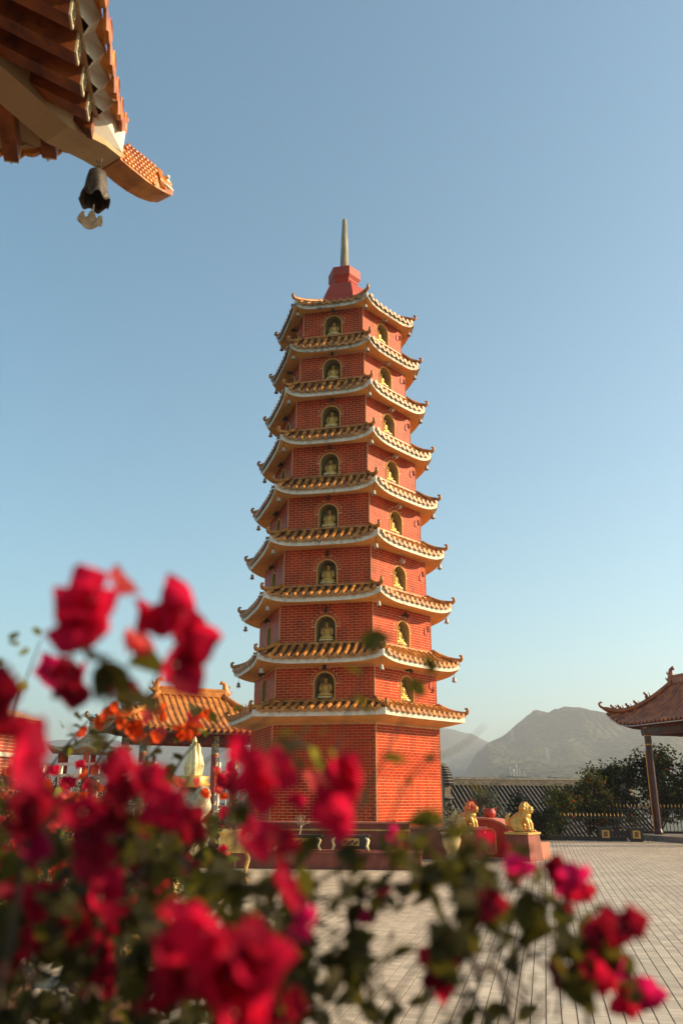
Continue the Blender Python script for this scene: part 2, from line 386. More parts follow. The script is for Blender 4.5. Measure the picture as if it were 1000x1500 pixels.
def face_M(j):   # local frame of face j : x along the face (to the right seen from outside), y outward normal, z up
    a = R_(60*j); n = Vector((math.sin(a), -math.cos(a), 0)); t = Vector((math.cos(a), math.sin(a), 0))
    return t, n
def make_pagoda():
    global PRoot
    root = empty('pagoda', (PX, PY, 0), -PPHI); PRoot = root
    tag(root, 'tall red brick pagoda of nine tiers with upturned tiled eaves and a stone spire', 'pagoda')
    C30 = math.cos(PI/6)
    BL, BH, JT, PR = 0.245, 0.078, 0.013, 0.003
    brick_me = MB().box((0, -PR/2-.004, 0), (BL-JT, PR+.008, BH-JT)).mesh('brick', M['brick'])
    singles = 0
    rest = MB()
    arch = [(NICHE_W/2*math.cos(PI-PI*i/10), NICHE_H-NICHE_W/2+NICHE_W/2*math.sin(PI-PI*i/10)) for i in range(11)]
    for k in range(1, 10):
        Rk = RW[k]; z0, z1 = ZB[k]-(.06 if k > 1 else 0), ZT[k]+.02
        z0 -= .14 if k > 1 else 0
        wall = MB(); rim = MB()
        ap = Rk*C30-PR; hw = (ap)*math.tan(PI/6)
        for j in range(6):
            t, n = face_M(j)
            P = lambda x, z, d=0.0: t*x+n*(ap-d)+Vector((0, 0, z))
            if k == 1:
                wall.add([P(-hw, z0), P(hw, z0), P(hw, z1), P(-hw, z1)], [(0, 1, 2, 3)])
            else:
                zb = ZB[k]+.0
                w = NICHE_W/2
                wall.add([P(-hw, z0), P(-w, z0), P(-w, z1), P(-hw, z1)], [(0, 1, 2, 3)])
                wall.add([P(w, z0), P(hw, z0), P(hw, z1), P(w, z1)], [(0, 1, 2, 3)])
                for i in range(10):
                    (xa, za), (xb, zbb) = arch[i], arch[i+1]
                    wall.add([P(xa, zb+za), P(xb, zb+zbb), P(xb, z1), P(xa, z1)], [(0, 1, 2, 3)])
                pts = [(-w, -.06)]+arch+[(w, -.06)]
                nm = MB()
                D = .42
                for i in range(len(pts)-1):
                    (xa, za), (xb, zbb) = pts[i], pts[i+1]
                    nm.add([P(xa, zb+za), P(xb, zb+zbb), P(xb*.92, zb+zbb, D), P(xa*.92, zb+za, D)], [(0, 1, 2, 3)])
                    # rim, a thin proud band
                    s = 1.07
                    rim_o = lambda x, z: (x*s, (z-.5)*s+.5+.01 if z > 0 else z)
                    (xo, zo), (xp, zp) = rim_o(xa, za), rim_o(xb, zbb)
                    rim.add([P(xa, zb+za, -.022), P(xb, zb+zbb, -.022), P(xp, zb+zp, -.022), P(xo, zb+zo, -.022), P(xo, zb+zo, 0), P(xp, zb+zp, 0), P(xa, zb+za, .03), P(xb, zb+zbb, .03)],
                            [(0, 1, 2, 3), (3, 2, 5, 4), (0, 6, 7, 1)])
                nm.add([P(-w, zb-.05), P(w, zb-.05), P(w*.92, zb-.05, D), P(-w*.92, zb-.05, D)], [(0, 1, 2, 3)])
                nm.add([P(x*.92, zb+z, D) for x, z in pts], [tuple(range(len(pts)))])
                nm.build('niche', M['niche'], root)
                rim.build('niche_frame', M['plaster'], root); rim = MB()
            # bricks
            hwb = Rk/2-.006; nrow = int((z1-z0-.02)/BH); zz0 = (ZB[k] if k > 1 else 0.0)+.0
            nrow = int((ZT[k]-zz0)/BH)
            for r in range(nrow):
                zc = zz0+(r+.5)*BH
                x = -hwb-(BL/2 if r % 2 else 0)
                while x < hwb:
                    a, b = max(x, -hwb), min(x+BL, hwb); x += BL
                    if b-a < .03: continue
                    segs = [(a+JT/2, b-JT/2)]
                    if k > 1:
                        dzc = zc-ZB[k]
                        if dzc < NICHE_H-NICHE_W/2: h = NICHE_W/2+.03
                        else:
                            q = (NICHE_W/2+.135)**2-(dzc-(NICHE_H-NICHE_W/2))**2; h = math.sqrt(q) if q > 0 else 0
                        if h > 0:
                            ns = []
                            for (p, q) in segs:
                                if q <= -h or p >= h: ns.append((p, q))
                                else:
                                    if p < -h: ns.append((p, -h))
                                    if q > h: ns.append((h, q))
                            segs = ns
                    for (p, q) in segs:
                        if q-p < .025: continue
                        pos = P((p+q)/2, zc)
                        full = abs((q-p)-(BL-JT)) < 1e-4
                        if full and k == 1 and singles < 300 and ((j == 0 and zc > 2.08) or (j == 1 and zc > 2.0)):
                            sing.append((pos.copy(), j))
                            singles += 1
                        else:
                            jz = random.uniform(-.0015, .0025)
                            c0 = pos
                            hx, hz = (q-p)/2, (BH-JT)/2
                            vs = [c0+t*sx*hx+Vector((0, 0, sz*hz))+n*d for d in (0, PR+jz) for sx, sz in ((-1, -1), (1, -1), (1, 1), (-1, 1))]
                            rest.add(vs, [(4, 5, 6, 7), (0, 1, 5, 4), (1, 2, 6, 5), (2, 3, 7, 6), (3, 0, 4, 7)])
            if k > 1:   # radial bricks over the niche
                cx, cz = 0, ZB[k]+NICHE_H-NICHE_W/2
                for i in range(17):
                    a = PI*(i+.5)/17; d = Vector((math.cos(a), math.sin(a))); pr = Vector((-d.y, d.x))
                    r0, r1, hh = NICHE_W/2+.035, NICHE_W/2+.125, .021
                    q2 = [d*r0-pr*hh, d*r1-pr*(hh*1.3), d*r1+pr*(hh*1.3), d*r0+pr*hh]
                    vs = [P(v.x, cz+v.y) for v in q2]+[P(v.x, cz+v.y, -PR) for v in q2]
                    rest.add(vs, [(4, 5, 6, 7), (0, 1, 5, 4), (1, 2, 6, 5), (2, 3, 7, 6), (3, 0, 4, 7)])
        wo_ = wall.build('wall', M['mortar'], root)
        if k == 1:
            for (p, j) in sing: inst('brick', brick_me, wo_, p, (0, 0, R_(60*j)))
        # corner posts
        for j in range(6):
            cp = MB(); x, y = CORN(Rk-.004, R_(60*j+30)); cp.box((x, y, (z0+z1)/2), (.03, .03, z1-z0), R_(60*j+30))
            cp.build('corner_bead', M['mortar'], root)
        # spotlight and small plaque
        if k > 1:
            for j in (0, 1, 5):
                t, n = face_M(j); base = t*0+n*(Rk*C30)+Vector((0, 0, ZB[k]+NICHE_H+.17))
                if k == 2 and j == 0: base.z -= .02
                s = MB(); s.box(base+n*.05, (.05, .1, .05), R_(60*j)); 
                Mx = Matrix.Rotation(R_(60*j), 3, 'Z') @ Matrix.Rotation(R_(-38), 3, 'X')
                rr = [[base+n*.13+t*.03+Mx @ Vector((rad*math.cos(2*PI*i/8), rad*math.sin(2*PI*i/8), zz)) for i in range(8)] for rad, zz in ((.035, .11), (.045, .05), (.06, -.07), (.055, -.08))]
                s.rings(rr)
                s.build('spotlight', M['lampwhite'] if (j == 1 and k not in (2, 3)) else M['dark_metal'], root, smooth=False)
            t, n = face_M(1); base = t*(Rk/2*.80)+n*(Rk*C30+.01)+Vector((0, 0, ZB[k]+.62))
            pq = MB(); pq.box(base, (.12, .03, .15), R_(60)); pq.box(base+Vector((0, 0, .1)), (.07, .026, .07), R_(60)); pq.build('wall_plaque', M['red_paint'], root)
    # niche floors are level with the tiles ; rest of the bricks
    rest.build('brick_courses', M['brick'], root, kind='stuff')
    # ---- eaves
    nsing = 0
    for k in range(1, 10):
        E = EK(k); dz = DZ(k); zc = ZT[k]+.15; Rw = RW[k]; ao = E*C30; FH = .19
        Rin = RW[k+1] if k < 9 else 0.95; zin = ZB[k+1]; ai = Rin*C30
        zlow = zc-dz
        def zedge(s): return zlow+dz*abs(s)**4.5
        prof = [i/12 for i in range(-12, 13)]
        sof = MB(); fas = MB(); top = MB()
        for j in range(6):
            t, n = face_M(j)
            def Q(a, s, z): return t*(s*a*math.tan(PI/6))+n*a+Vector((0, 0, z))
            for i in range(24):
                s0, s1 = prof[i], prof[i+1]
                aw = Rw*C30-.01; am = aw+(ao-aw)*.45
                zm = lambda s: ZT[k]+(zedge(s)-ZT[k])*.35+.0
                sof.add([Q(aw, s0, ZT[k]), Q(aw, s1, ZT[k]), Q(am, s1, zm(s1)), Q(am, s0, zm(s0)), Q(ao-.03, s1, zedge(s1)), Q(ao-.03, s0, zedge(s0))], [(0, 1, 2, 3), (3, 2, 4, 5)])
                fas.add([Q(ao-.03, s0, zedge(s0)), Q(ao-.03, s1, zedge(s1)), Q(ao, s1, zedge(s1)), Q(ao, s0, zedge(s0)), Q(ao, s1, zedge(s1)+FH), Q(ao, s0, zedge(s0)+FH),
                         Q(ao-.05, s1, zedge(s1)+FH), Q(ao-.05, s0, zedge(s0)+FH)], [(0, 1, 2, 3), (3, 2, 4, 5), (5, 4, 6, 7)])
                rows = []
                for q in range(4):
                    T = q/3; a = ao+(ai-ao)*T
                    f = lambda s, T=T: (zedge(s)+FH)*(1-T)+(zin-.28*dz*(1-s*s))*T-(.05*math.sin(PI*T))
                    rows.append((a, f))
                for q in range(3):
                    (a0, f0), (a1, f1) = rows[q], rows[q+1]
                    top.add([Q(a0, s0, f0(s0)), Q(a0, s1, f0(s1)), Q(a1, s1, f1(s1)), Q(a1, s0, f1(s0))], [(0, 1, 2, 3)])
        ev = top.build('eave', M['pan'], root)
        sof.build('soffit', M['plaster'], ev)
        fas.build('fascia', M['fascia_old'] if k >= 8 else M['fascia'], ev)
        # band of mortar where roof meets next wall
        if k < 9:
            for j in range(6):
                t, n = face_M(j); bd = MB(); bd.box(n*(ai+.03)+Vector((0, 0, zin+.0)), (Rin+.06, .06, .05), R_(60*j))
                bd.build('flashing', M['glaze'], ev)
        # tile rows
        many = MB()
        nrow = int(round((E-.1)/.243)); sp = (E-.1)/nrow
        for j in range(6):
            t, n = face_M(j)
            for i in range(nrow):
                x = -((E-.1)/2)+(i+.5)*sp
                rj = random.uniform(-.006, .006)
                tm_ = MB()
                def zt_(a, xx):
                    T = (ao-a)/(ao-ai); s = min(1, abs(xx)/(a*math.tan(PI/6)))
                    return (zedge(s)+FH)*(1-T)+(zin-.28*dz*(1-s*s))*T-.05*math.sin(PI*max(0, min(1, T)))
                aend = max(ai, abs(x)/math.tan(PI/6)+.02)
                if aend > ao-.03: aend = ao-.03
                A = [ao+.07, ao-.05]+[ao-.05+(aend-ao+.05)*q/2 for q in (1, 2)]
                rad = .064
                rings = []
                for a in A:
                    zz = zt_(min(a, ao), x)+.03+rj-(max(0, a-ao)*.4)
                    rings.append([t*(x+rad*math.cos(PI*q/5))+n*a+Vector((0, 0, zz-.015+rad*math.sin(PI*q/5)*1.05)) for q in range(6)])
                tm_.rings(rings, cap=True, close=False)
                # round end disc
                zz = zt_(ao, x)+.03-.028+rj
                dsc = [t*(x+(rad+.006)*math.cos(2*PI*q/9))+n*(ao+.078)+Vector((0, 0, zz+.015+(rad+.004)*math.sin(2*PI*q/9))) for q in range(9)]
                dsb = [p-n*.02 for p in dsc]
                tm_.rings([dsb, dsc])
                # drip pan to the right with a hanging lip
                xp = x+sp/2
                if i < nrow-1:
                    wv = sp/2-.02
                    a2 = max(ai, abs(xp)/math.tan(PI/6)+.02); a2 = min(a2, ao-.03)
                    pan = []
                    for a in (ao+.06, (ao+a2)/2, a2):
                        zz = zt_(min(a, ao), xp)+.022-(max(0, a-ao)*.4)
                        pan.append([t*(xp+wv*q)+n*a+Vector((0, 0, zz-.022*(1-q*q))) for q in (-1, -.5, 0, .5, 1)])
                    for q in range(2):
                        tm_.add(pan[q]+pan[q+1], [(w0, w0+1, w0+6, w0+5) for w0 in range(4)], mi=1)
                    zz = zt_(ao, xp)+.0
                    lip = [(-1, .0), (-.8, -.045), (-.4, -.085), (0, -.10), (.4, -.085), (.8, -.045), (1, 0)]
                    f0 = [t*(xp+(wv+.012)*q)+n*(ao+.062)+Vector((0, 0, zz+h+.01)) for q, h in lip]
                    f1 = [p-n*.014 for p in f0]
                    m7 = len(f0)
                    tm_.add(f0+f1, [tuple(range(m7)), tuple(range(2*m7-1, m7-1, -1))]+[(q, q+m7, q+m7+1, q+1) for q in range(m7-1)]+[(0, m7-1, 2*m7-1, m7)])
                if j in (0, 1) or (j == 5 and nsing < 300 and k <= 5):
                    if nsing < 300:
                        tm_.build('roof_tile_row', [M['glaze'], M['pan']], ev); nsing += 1; continue
                n0 = len(many.v); many.v += tm_.v; many.f += [[q+n0 for q in f] for f in tm_.f]; many.m += tm_.m
        if many.v: many.build('roof_tile_rows', [M['glaze'], M['pan']], ev, kind='stuff')
        # hip ridges with hooked ends
        for j in range(6):
            a = R_(60*j+30); d = Vector((math.sin(a), -math.cos(a), 0))
            pts = []; rad = []
            zo = zc+FH
            for q in range(8):
                T = q/7; r = Rin+.02+(E+.02-Rin)*T
                pts.append(d*r+Vector((0, 0, zin*(1-T)+zo*T+.07-.06*math.sin(PI*T)))); rad.append(.062)
            p = pts[-1]
            for dr, h, rr in ((.035, .03, .058), (.055, .08, .052), (.05, .13, .045), (.01, .155, .034), (-.03, .14, .02)):
                pts.append(p+d*dr+Vector((0, 0, h))); rad.append(rr)
            hp = MB(); hp.tube(pts, rad, 7)
            hp.build('hip_ridge', M['glaze'], ev, smooth=True)
    # ---- crown and spire
    cr = MB()
    hexr = lambda r, z: [Vector((*CORN(r, R_(60*i+30)), z)) for i in range(6)]
    cr.rings([hexr(1.12, 18.3), hexr(1.0, 18.85), hexr(.76, 19.44), hexr(.70, 19.46)])
    cr.build('crown_base', M['red_paint'], root)
    c2 = MB(); c2.rings([hexr(.42, 19.42), hexr(.44, 19.60), hexr(.52, 19.72), hexr(.53, 19.76), hexr(.62, 19.90), hexr(.62, 20.24), hexr(.57, 20.27)])
    c2.build('crown', M['red_paint'], root)
    sp_ = MB(); sp_.lathe([(.172, 20.2), (.155, 21.0), (.135, 21.6), (.115, 22.1), (.10, 22.45), (.10, 22.5), (.094, 22.52), (.09, 22.72), (.06, 22.78)], 14)
    sp_.build('spire', M['stone_spire'], root, smooth=True)
sing = []
make_pagoda()

# ---- Buddhas in the niches
def buddha_meshes():
    b = MB()
    b.ball((0, 0, .06), (.19, .13, .06), 14, 8)                         # lap and crossed legs
    for s in (-1, 1):
        b.ball((s*.13, -.03, .055), (.085, .09, .05))
        b.tube([(s*.10, .02, .33), (s*.145, 0, .24), (s*.15, -.03, .16), (s*.08, -.10, .11), (0, -.11, .10)], [.045, .04, .035, .028, .022], 8)
    b.tube([(0, .02, .05), (0, .02, .17), (0, .015, .28), (0, .015, .345)], [.115, .10, .112, .07], 12, flat=1.1)
    b.ball((0, .01, .33), (.10, .055, .045))
    b.tube([(0, .01, .34), (0, .005, .40)], [.035, .032], 8)
    b.ball((0, 0, .435), (.052, .058, .066), 12, 9)
    b.ball((0, -.058, .432), (.010, .014, .016), 6, 4)
    for s in (-1, 1): b.ball((s*.054, .005, .425), (.010, .016, .032), 6, 5)
    body = blob('buddha_body', b, .011, M['gold'], 1)
    h = MB(); h.ball((0, .012, .462), (.055, .056, .045), 12, 7); h.ball((0, .012, .505), (.026, .026, .024), 8, 5)
    hair = h.mesh('buddha_hair', M['black'], True)
    l = MB()
    def fn(r, z, a, k): return (r*(1+.07*abs(math.sin(6*a)) if k in (1, 2, 5, 6) else r), z)
    l.lathe([(.13, 0), (.21, .015), (.22, .05), (.15, .07), (.15, .085), (.215, .10), (.22, .135), (.18, .14)], 36, fn=fn)
    lot = l.mesh('lotus_base', M['palegold'], True)
    return body, hair, lot
BB = buddha_meshes()
ORD = {2: 'lowest', 3: 'second lowest', 4: 'third lowest', 5: 'fourth lowest', 6: 'fourth highest', 7: 'third highest', 8: 'second highest', 9: 'topmost'}
FACE = {0: 'wide shaded front', 1: 'sunlit right', 5: 'narrow left'}
for k in range(2, 10):
    for j in (0, 1, 5):
        t, n = face_M(j); loc = n*(RW[k]*math.cos(PI/6)-.20)+Vector((0, 0, ZB[k]-.04))
        q = Matrix.Rotation(-PPHI, 3, 'Z'); wp = q @ loc+Vector((PX, PY, 0))
        e = empty('buddha_statue', wp, R_(60*j)-PPHI)
        tag(e, f'seated gilded buddha on lotus base, {ORD[k]} niche of the pagoda, {FACE[j]} side', 'statue', 'gilded buddhas in the pagoda niches')
        s = (1.12, 1.18, 1.15)[(k+j) % 3]
        inst('body', BB[0], e, (0, 0, .15), scale=(s, s, s)); inst('hair', BB[1], e, (0, 0, .15), scale=(s, s, s)); inst('lotus_base', BB[2], e, scale=(1.15, 1.15, 1.15))

# ---- wind bells under the eave corners
def bell_mesh():
    b = MB(); prof = [(.018, .15), (.045, .14), (.052, .10), (.056, .05), (.072, .012), (.082, 0), (.070, .006), (.05, .05), (.044, .11), (.01, .13)]
    b.lathe(prof, 14, cap=True); return b.mesh('bell', M['bellmetal'], True)
bm_ = bell_mesh()
wire_me = MB().tube([(0, 0, .15), (0, 0, .36)], .006, 5).mesh('wire', M['dark_metal'])
clap_me = MB().tube([(0, 0, .10), (0, 0, -.03)], .006, 5).ball((0, 0, -.03), .016, 6, 5).mesh('clapper', M['dark_metal'])
CORNER = {0: 'near', 1: 'right', 5: 'front left', 4: 'far left'}
TIER = {2: 'second tier', 3: 'third tier', 4: 'fourth tier', 5: 'fifth tier', 6: 'sixth tier', 7: 'seventh tier', 8: 'eighth tier', 9: 'topmost tier'}
for k in range(2, 10):
    for j in (0, 1, 5, 4):
        a = R_(60*j+30)-PPHI; r = EK(k)-.17
        z = ZT[k]+.15-.36-.03
        e = empty('wind_bell', (PX+r*math.sin(a), PY-r*math.cos(a), z), random.uniform(0, 1))
        tag(e, f'small bell hanging under the {CORNER[j]} corner of the pagoda, {TIER[k]} from ground', 'bell', 'wind bells under the pagoda eaves')
        inst('bell_body', bm_, e); inst('wire', wire_me, e); inst('clapper', clap_me, e)

# ================================================================== TEMPLE EAVE CORNER (upper left, near)
def make_temple_corner():
    e1 = Vector((math.sin(R_(10)), -math.cos(R_(10)), 0)); e2 = Vector((-math.cos(R_(10)), -math.sin(R_(10)), 0))
    Cc = atd(147, 232, 5.5)         # lowest point of the corner under the hip beam
    root = empty('temple_roof_corner', Cc); tag(root, 'near temple eave corner with red brown rafters, cream hip beam and orange tiles', 'temple roof')
    wood = mat('red_brown_rafter', (0.36, 0.10, 0.022), 0.45, 0.3, 6, 0.3, 60, col2=(0.13, 0.03, 0.012), stretch=(1, 1, 1), stain=(.06, .02, .01), stain_amt=.12, stain_scale=8)
    cream = mat('cream_beam_plaster', (0.56, 0.36, 0.19), 0.8, 0.06, 2, 0.2, 30, stain=(.35, .22, .12), stain_amt=.1)
    white = mat('white_eave_plaster', (0.72, 0.66, 0.57), 0.7, 0.05, 3, 0.15, 30)
    orange = mat('orange_glazed_tile', (0.68, 0.24, 0.025), 0.3, 0.2, 7, 0.2, 30, coat=.3, col2=(0.36, 0.085, 0.012))
    plate = mat('cream_end_plate', (0.74, 0.62, 0.40), 0.6, 0.08, 8)
    ink = mat('dark_fret', (0.05, 0.05, 0.03), 0.6, 0.1)
    LL, UP, DU, m = 4.0, 0.25, 0.95, 0.52
    def ze(s):      # underside of eave: corner turned up
        s = abs(s); q = max(0, 1-s/DU); return -UP*(1-q*q)+.03
    def under(s, t):  # s along the eave from the corner, t inwards
        return ze(s)+m*t*.86+.10*t*t*.1
    def Pt(side, s, t, z=0):
        a, b = (e1, e2) if side == 0 else (e2, e1)
        return a*s+b*t+Vector((0, 0, under(s, t)+z))
    hipz = lambda q: under(q, q)
    ds = .232
    for side in (0, 1):
        # boarding above the rafters
        mb = MB(); n = 22
        for i in range(n):
            s0, s1 = LL*i/n, LL*(i+1)/n
            for a, b in ((0, .33), (.33, .66), (.66, 1)):
                mb.add([Pt(side, s0, s0*a, .15), Pt(side, s1, s1*a, .15), Pt(side, s1, s1*b, .15), Pt(side, s0, s0*b, .15)], [(0, 1, 2, 3)])
        bd = mb.build('soffit_board', cream, root)
        # roof skin above
        mb = MB()
        for i in range(n):
            s0, s1 = LL*i/n, LL*(i+1)/n
            for a, b in ((0, .5), (.5, 1)):
                mb.add([Pt(side, s0, s0*a-.10*(a == 0), .27), Pt(side, s1, s1*a-.10*(a == 0), .27), Pt(side, s1, s1*b, .27), Pt(side, s0, s0*b, .27)], [(0, 1, 2, 3)])
        mb.build('roof_skin', orange, root)
        k = 0; s = .27 if side == 0 else .33
        while s < LL-.2:
            wv, hh = .092, .15
            t0 = .035; t1 = s+.02
            a, b = (e1, e2) if side == 0 else (e2, e1)
            r = MB(); rs = []
            for t in (t0, (t0+t1)/2, t1):
                z = under(s, t)
                c = a*s+b*t+Vector((0, 0, z))
                rs.append([c-a*wv/2, c+a*wv/2, c+a*wv/2+Vector((0, 0, hh)), c-a*wv/2+Vector((0, 0, hh))])
            if s < .25: rs = [[p+(e1+e2 if side == 0 else e1+e2)*(0.0) for p in q] for q in rs]
            r.rings(rs); rf = r.build('rafter', wood, root)
            c = a*s+b*(t0-.006)+Vector((0, 0, under(s, t0)+hh/2))
            if k > 0 or side == 1:
                pl = MB()
                q = Matrix((a, -b, Vector((0, 0, 1)))).transposed()
                pl.box(c, (wv, .012, hh), M=q); plo = pl.build('end_plate', plate, rf)
                fr = MB(); o = c-b*.0085
                def bar(x, z, w_, h_): fr.box(o+a*x+Vector((0, 0, z)), (w_, .005, h_), M=q)
                X, Z = wv*.34, hh*.34
                for sx in (-1, 1):
                    bar(sx*X, Z*.45, .007, Z*.9); bar(sx*X*.62, Z, X*.6, .008); bar(sx*X*.35, Z*.35, .007, Z*.8)
                    bar(sx*X*.66, -Z*.1, X*.5, .008); bar(sx*X, -Z*.72, .007, Z*.5); bar(sx*X*.45, -Z, X*.8, .008); bar(sx*X*.45, -Z*.5, .007, Z*.55)
                bar(0, Z*.7, X*.5, .008); bar(0, -Z*.25, X*.4, .009)
                fr.build('fret', ink, rf)
            k += 1; s += ds
        # plaster filling under the tiles : folded, one fold per tile
        fb = MB(); nf = int(LL/ds)
        a, b = (e1, e2) if side == 0 else (e2, e1)
        for i in range(nf):
            s0, s2 = .03+i*ds, .03+(i+1)*ds; s1 = (s0+s2)/2
            def L_(s, z, t): return a*s-b*t+Vector((0, 0, under(s, 0)+z))
            fb.add([L_(s0, .15, -.035), L_(s1, .15, .035), L_(s2, .15, -.035), L_(s0, .275, .085), L_(s1, .235, .10), L_(s2, .275, .085), L_(s0, .21, -.01), L_(s2, .21, -.01)],
                   [(0, 1, 4, 6), (6, 4, 3), (1, 2, 7, 4), (7, 5, 4)])
        fb.build('eave_plaster', white, root)
        # tile rows with round ends and hanging lips
        for i in range(nf):
            sB = .03+i*ds; sL = sB+ds/2
            tb = MB(); rad = .062
            A = [-.125, -.02, .4*sB, max(sB-.02, .03)]
            rs = []
            for t in A:
                z = under(sB, max(t, 0))+.29+(min(t, 0)*.25)
                c = a*sB+b*t+Vector((0, 0, z)); rs.append([c+a*rad*math.cos(PI*q/7)+Vector((0, 0, rad*math.sin(PI*q/7))) for q in range(8)])
            tb.rings(rs, close=False)
            c = a*sB-b*.13+Vector((0, 0, under(sB, 0)+.265))
            tb.rings([[c-b*d+a*rr*math.cos(2*PI*q/14)+Vector((0, 0, rr*math.sin(2*PI*q/14))) for q in range(14)] for rr, d in ((.070, -.03), (.072, .0), (.060, .006), (.056, 0), (.02, .003))])
            lip = [(-1, .01), (-.85, -.035), (-.5, -.075), (-.15, -.10), (0, -.125), (.15, -.10), (.5, -.075), (.85, -.035), (1, .01)]
            wv = ds/2-.018
            for dd in (0,):
                f0 = [a*(sL+wv*q)-b*.112+Vector((0, 0, under(sL, 0)+.262+h)) for q, h in lip]
                f1 = [p-b*.018 for p in f0]; m7 = len(f0)
                tb.add(f0+f1, [tuple(range(m7)), tuple(range(2*m7-1, m7-1, -1))]+[(q, q+m7, q+m7+1, q+1) for q in range(m7-1)]+[(0, m7-1, 2*m7-1, m7)])
            tb.build('eave_tile', orange, root)
    # hip beam
    hd = (e1+e2).normalized(); hn = Vector((-hd.y, hd.x, 0)); wv = .118
    rs = []
    for q in (-.05, .05, .25, .6, 1.0, 1.8, 3.2):
        c = (e1+e2)*q+Vector((0, 0, (hipz(q) if q > 0 else ze(0)-.01)-.03-.09*min(1, max(0, q)/.25))); ww = wv if q > 0 else wv*.9
        rs.append([c-hn*ww, c+hn*ww, c+hn*ww+Vector((0, 0, .26)), c-hn*ww+Vector((0, 0, .26))])
    hb = MB(); hb.rings(rs); hb.build('hip_beam', cream, root)
    # white corner cheeks
    ch = MB()
    for sd_ in (-1, 1):
        c = (e1+e2)*.0
        ch.add([(e1+e2)*.20+hn*sd_*wv*1.02+Vector((0, 0, ze(.2)+.06)), (e1+e2)*-.05+hn*sd_*wv*.95+Vector((0, 0, ze(0)+.0)), (e1+e2)*-.06+hn*sd_*wv*.9+Vector((0, 0, ze(0)+.26)), (e1+e2)*.06+hn*sd_*(wv+.10)+Vector((0, 0, ze(0)+.26)), (e1+e2)*.20+hn*sd_*(wv+.12)+Vector((0, 0, ze(.15)+.17))], [(0, 1, 2, 3, 4)])
    ch.build('corner_plaster', white, root)
    # dragon-fish finial growing out of the beam end
    out = -hd; f = MB()
    zt0 = ze(0)
    st = [(0.02, 0.00, .098, .17), (.14, -.01, .10, .175), (.25, -.01, .098, .17), (.36, .005, .092, .16), (.45, .03, .084, .14), (.51, .06, .066, .105), (.545, .095, .045, .06)]
    rs = []
    for d, z, ww, hh in st:
        c = out*(d+.05)+Vector((0, 0, zt0+z-.05))
        ring = []
        for (x, y) in ((-1, .0), (-.8, -.0), (.8, -.0), (1, .0), (1.0, .6), (.86, .9), (.4, 1.08), (0, 1.15), (-.4, 1.08), (-.86, .9), (-1, .6)):
            ring.append(c+hn*x*ww+Vector((0, 0, y*hh)))
        rs.append(ring)
    f.rings(rs); f.box(out*.36+Vector((0, 0, zt0+.16)), (.10, .06, .07), math.atan2(out.y, out.x))
    fin = f.build('dragon_finial', orange, root)
    for sd_ in (-1, 1):
        sc = MB()
        for r in range(6):          # scales, rows of overlapping rounds
            for cidx in range(9):
                d = .06+cidx*.033; z = .015+r*.028; d += (.0165 if r % 2 else 0)
                if d > .33: continue
                p = out*(d+.05)+hn*sd_*(.099)+Vector((0, 0, zt0-.045+z))
                q = Matrix((out, hn*sd_, Vector((0, 0, 1)))).transposed()
                sc.ball(p, (.021, .009, .017), 7, 4, M=q)
        sc.build('scales', orange, fin, smooth=True, kind='stuff')
        fc = MB()
        for i in range(5):           # gill frills
            d = .34+.012*i; fc.tube([out*(d+.05)+hn*sd_*.092+Vector((0, 0, zt0+.12)), out*(d+.08-.01*i)+hn*sd_*.100+Vector((0, 0, zt0+.05)), out*(d+.10)+hn*sd_*.088+Vector((0, 0, zt0-.02+.004*i))], [.009, .010, .006], 5)
        fc.build('gill_frill', orange, fin, smooth=True, kind='stuff')
        ew = MB(); ew.ball(out*.50+hn*sd_*.085+Vector((0, 0, zt0+.12)), .018, 8, 6); ew.build('eye', white, fin, smooth=True)
        jw = MB(); jw.tube([out*.44+hn*sd_*.094+Vector((0, 0, zt0+.035)), out*.52+hn*sd_*.084+Vector((0, 0, zt0+.045)), out*.585+hn*sd_*.056+Vector((0, 0, zt0+.075))], [.005, .012, .007], 6); jw.build('jaw_stripe', white, fin, smooth=True)
    hr = MB(); hr.tube([out*.50+Vector((0, 0, zt0+.15)), out*.55+Vector((0, 0, zt0+.17)), out*.59+Vector((0, 0, zt0+.15)), out*.60+Vector((0, 0, zt0+.11))], [.03, .034, .028, .014], 8); hr.build('snout_curl', orange, fin, smooth=True)
    # ridge on the hip
    hrid = MB(); hrid.tube([(e1+e2)*q+Vector((0, 0, (hipz(q) if q > 0 else ze(0))+.33)) for q in (-.08, 0, .25, .6, 1, 2, 3.6)], .085, 8); hrid.build('hip_ridge', orange, root, smooth=True)
    # posts carrying the roof, outside the picture
    for p in ((e1+e2)*1.25, e1*3.6+e2*1.25):
        c = MB(); zt = under(1.2, 1.2)-.1; c.lathe([(.16, -Cc.z), (.16, zt)], 16, c=(p.x, p.y, 0)); c.build('post', M['red_paint'], root, smooth=True)
    # ---- the bell on its chain
    hb_ = atd(142, 238, 5.42)
    bell = empty('temple_wind_bell', hb_); tag(bell, 'large dark bronze bell with scalloped rim and flat clapper under the near eave corner', 'bell')
    bronze = mat('dark_bronze', (0.12, 0.095, 0.07), 0.55, 0.25, 12, 0.4, 60, metal=.35, col2=(.05, .04, .03))
    def fn(r, z, a, k):
        if k >= 4 and k <= 6: return (r*(1+.05*math.cos(6*a)), z+.022*math.cos(6*a))
        return (r, z)
    b = MB(); b.lathe([(.012, -.085), (.036, -.09), (.058, -.108), (.067, -.16), (.078, -.275), (.100, -.335), (.096, -.334), (.073, -.27), (.061, -.16), (.052, -.115), (.01, -.10)], 36, cap=True, fn=fn)
    b.build('bell_body', bronze, bell, smooth=True)
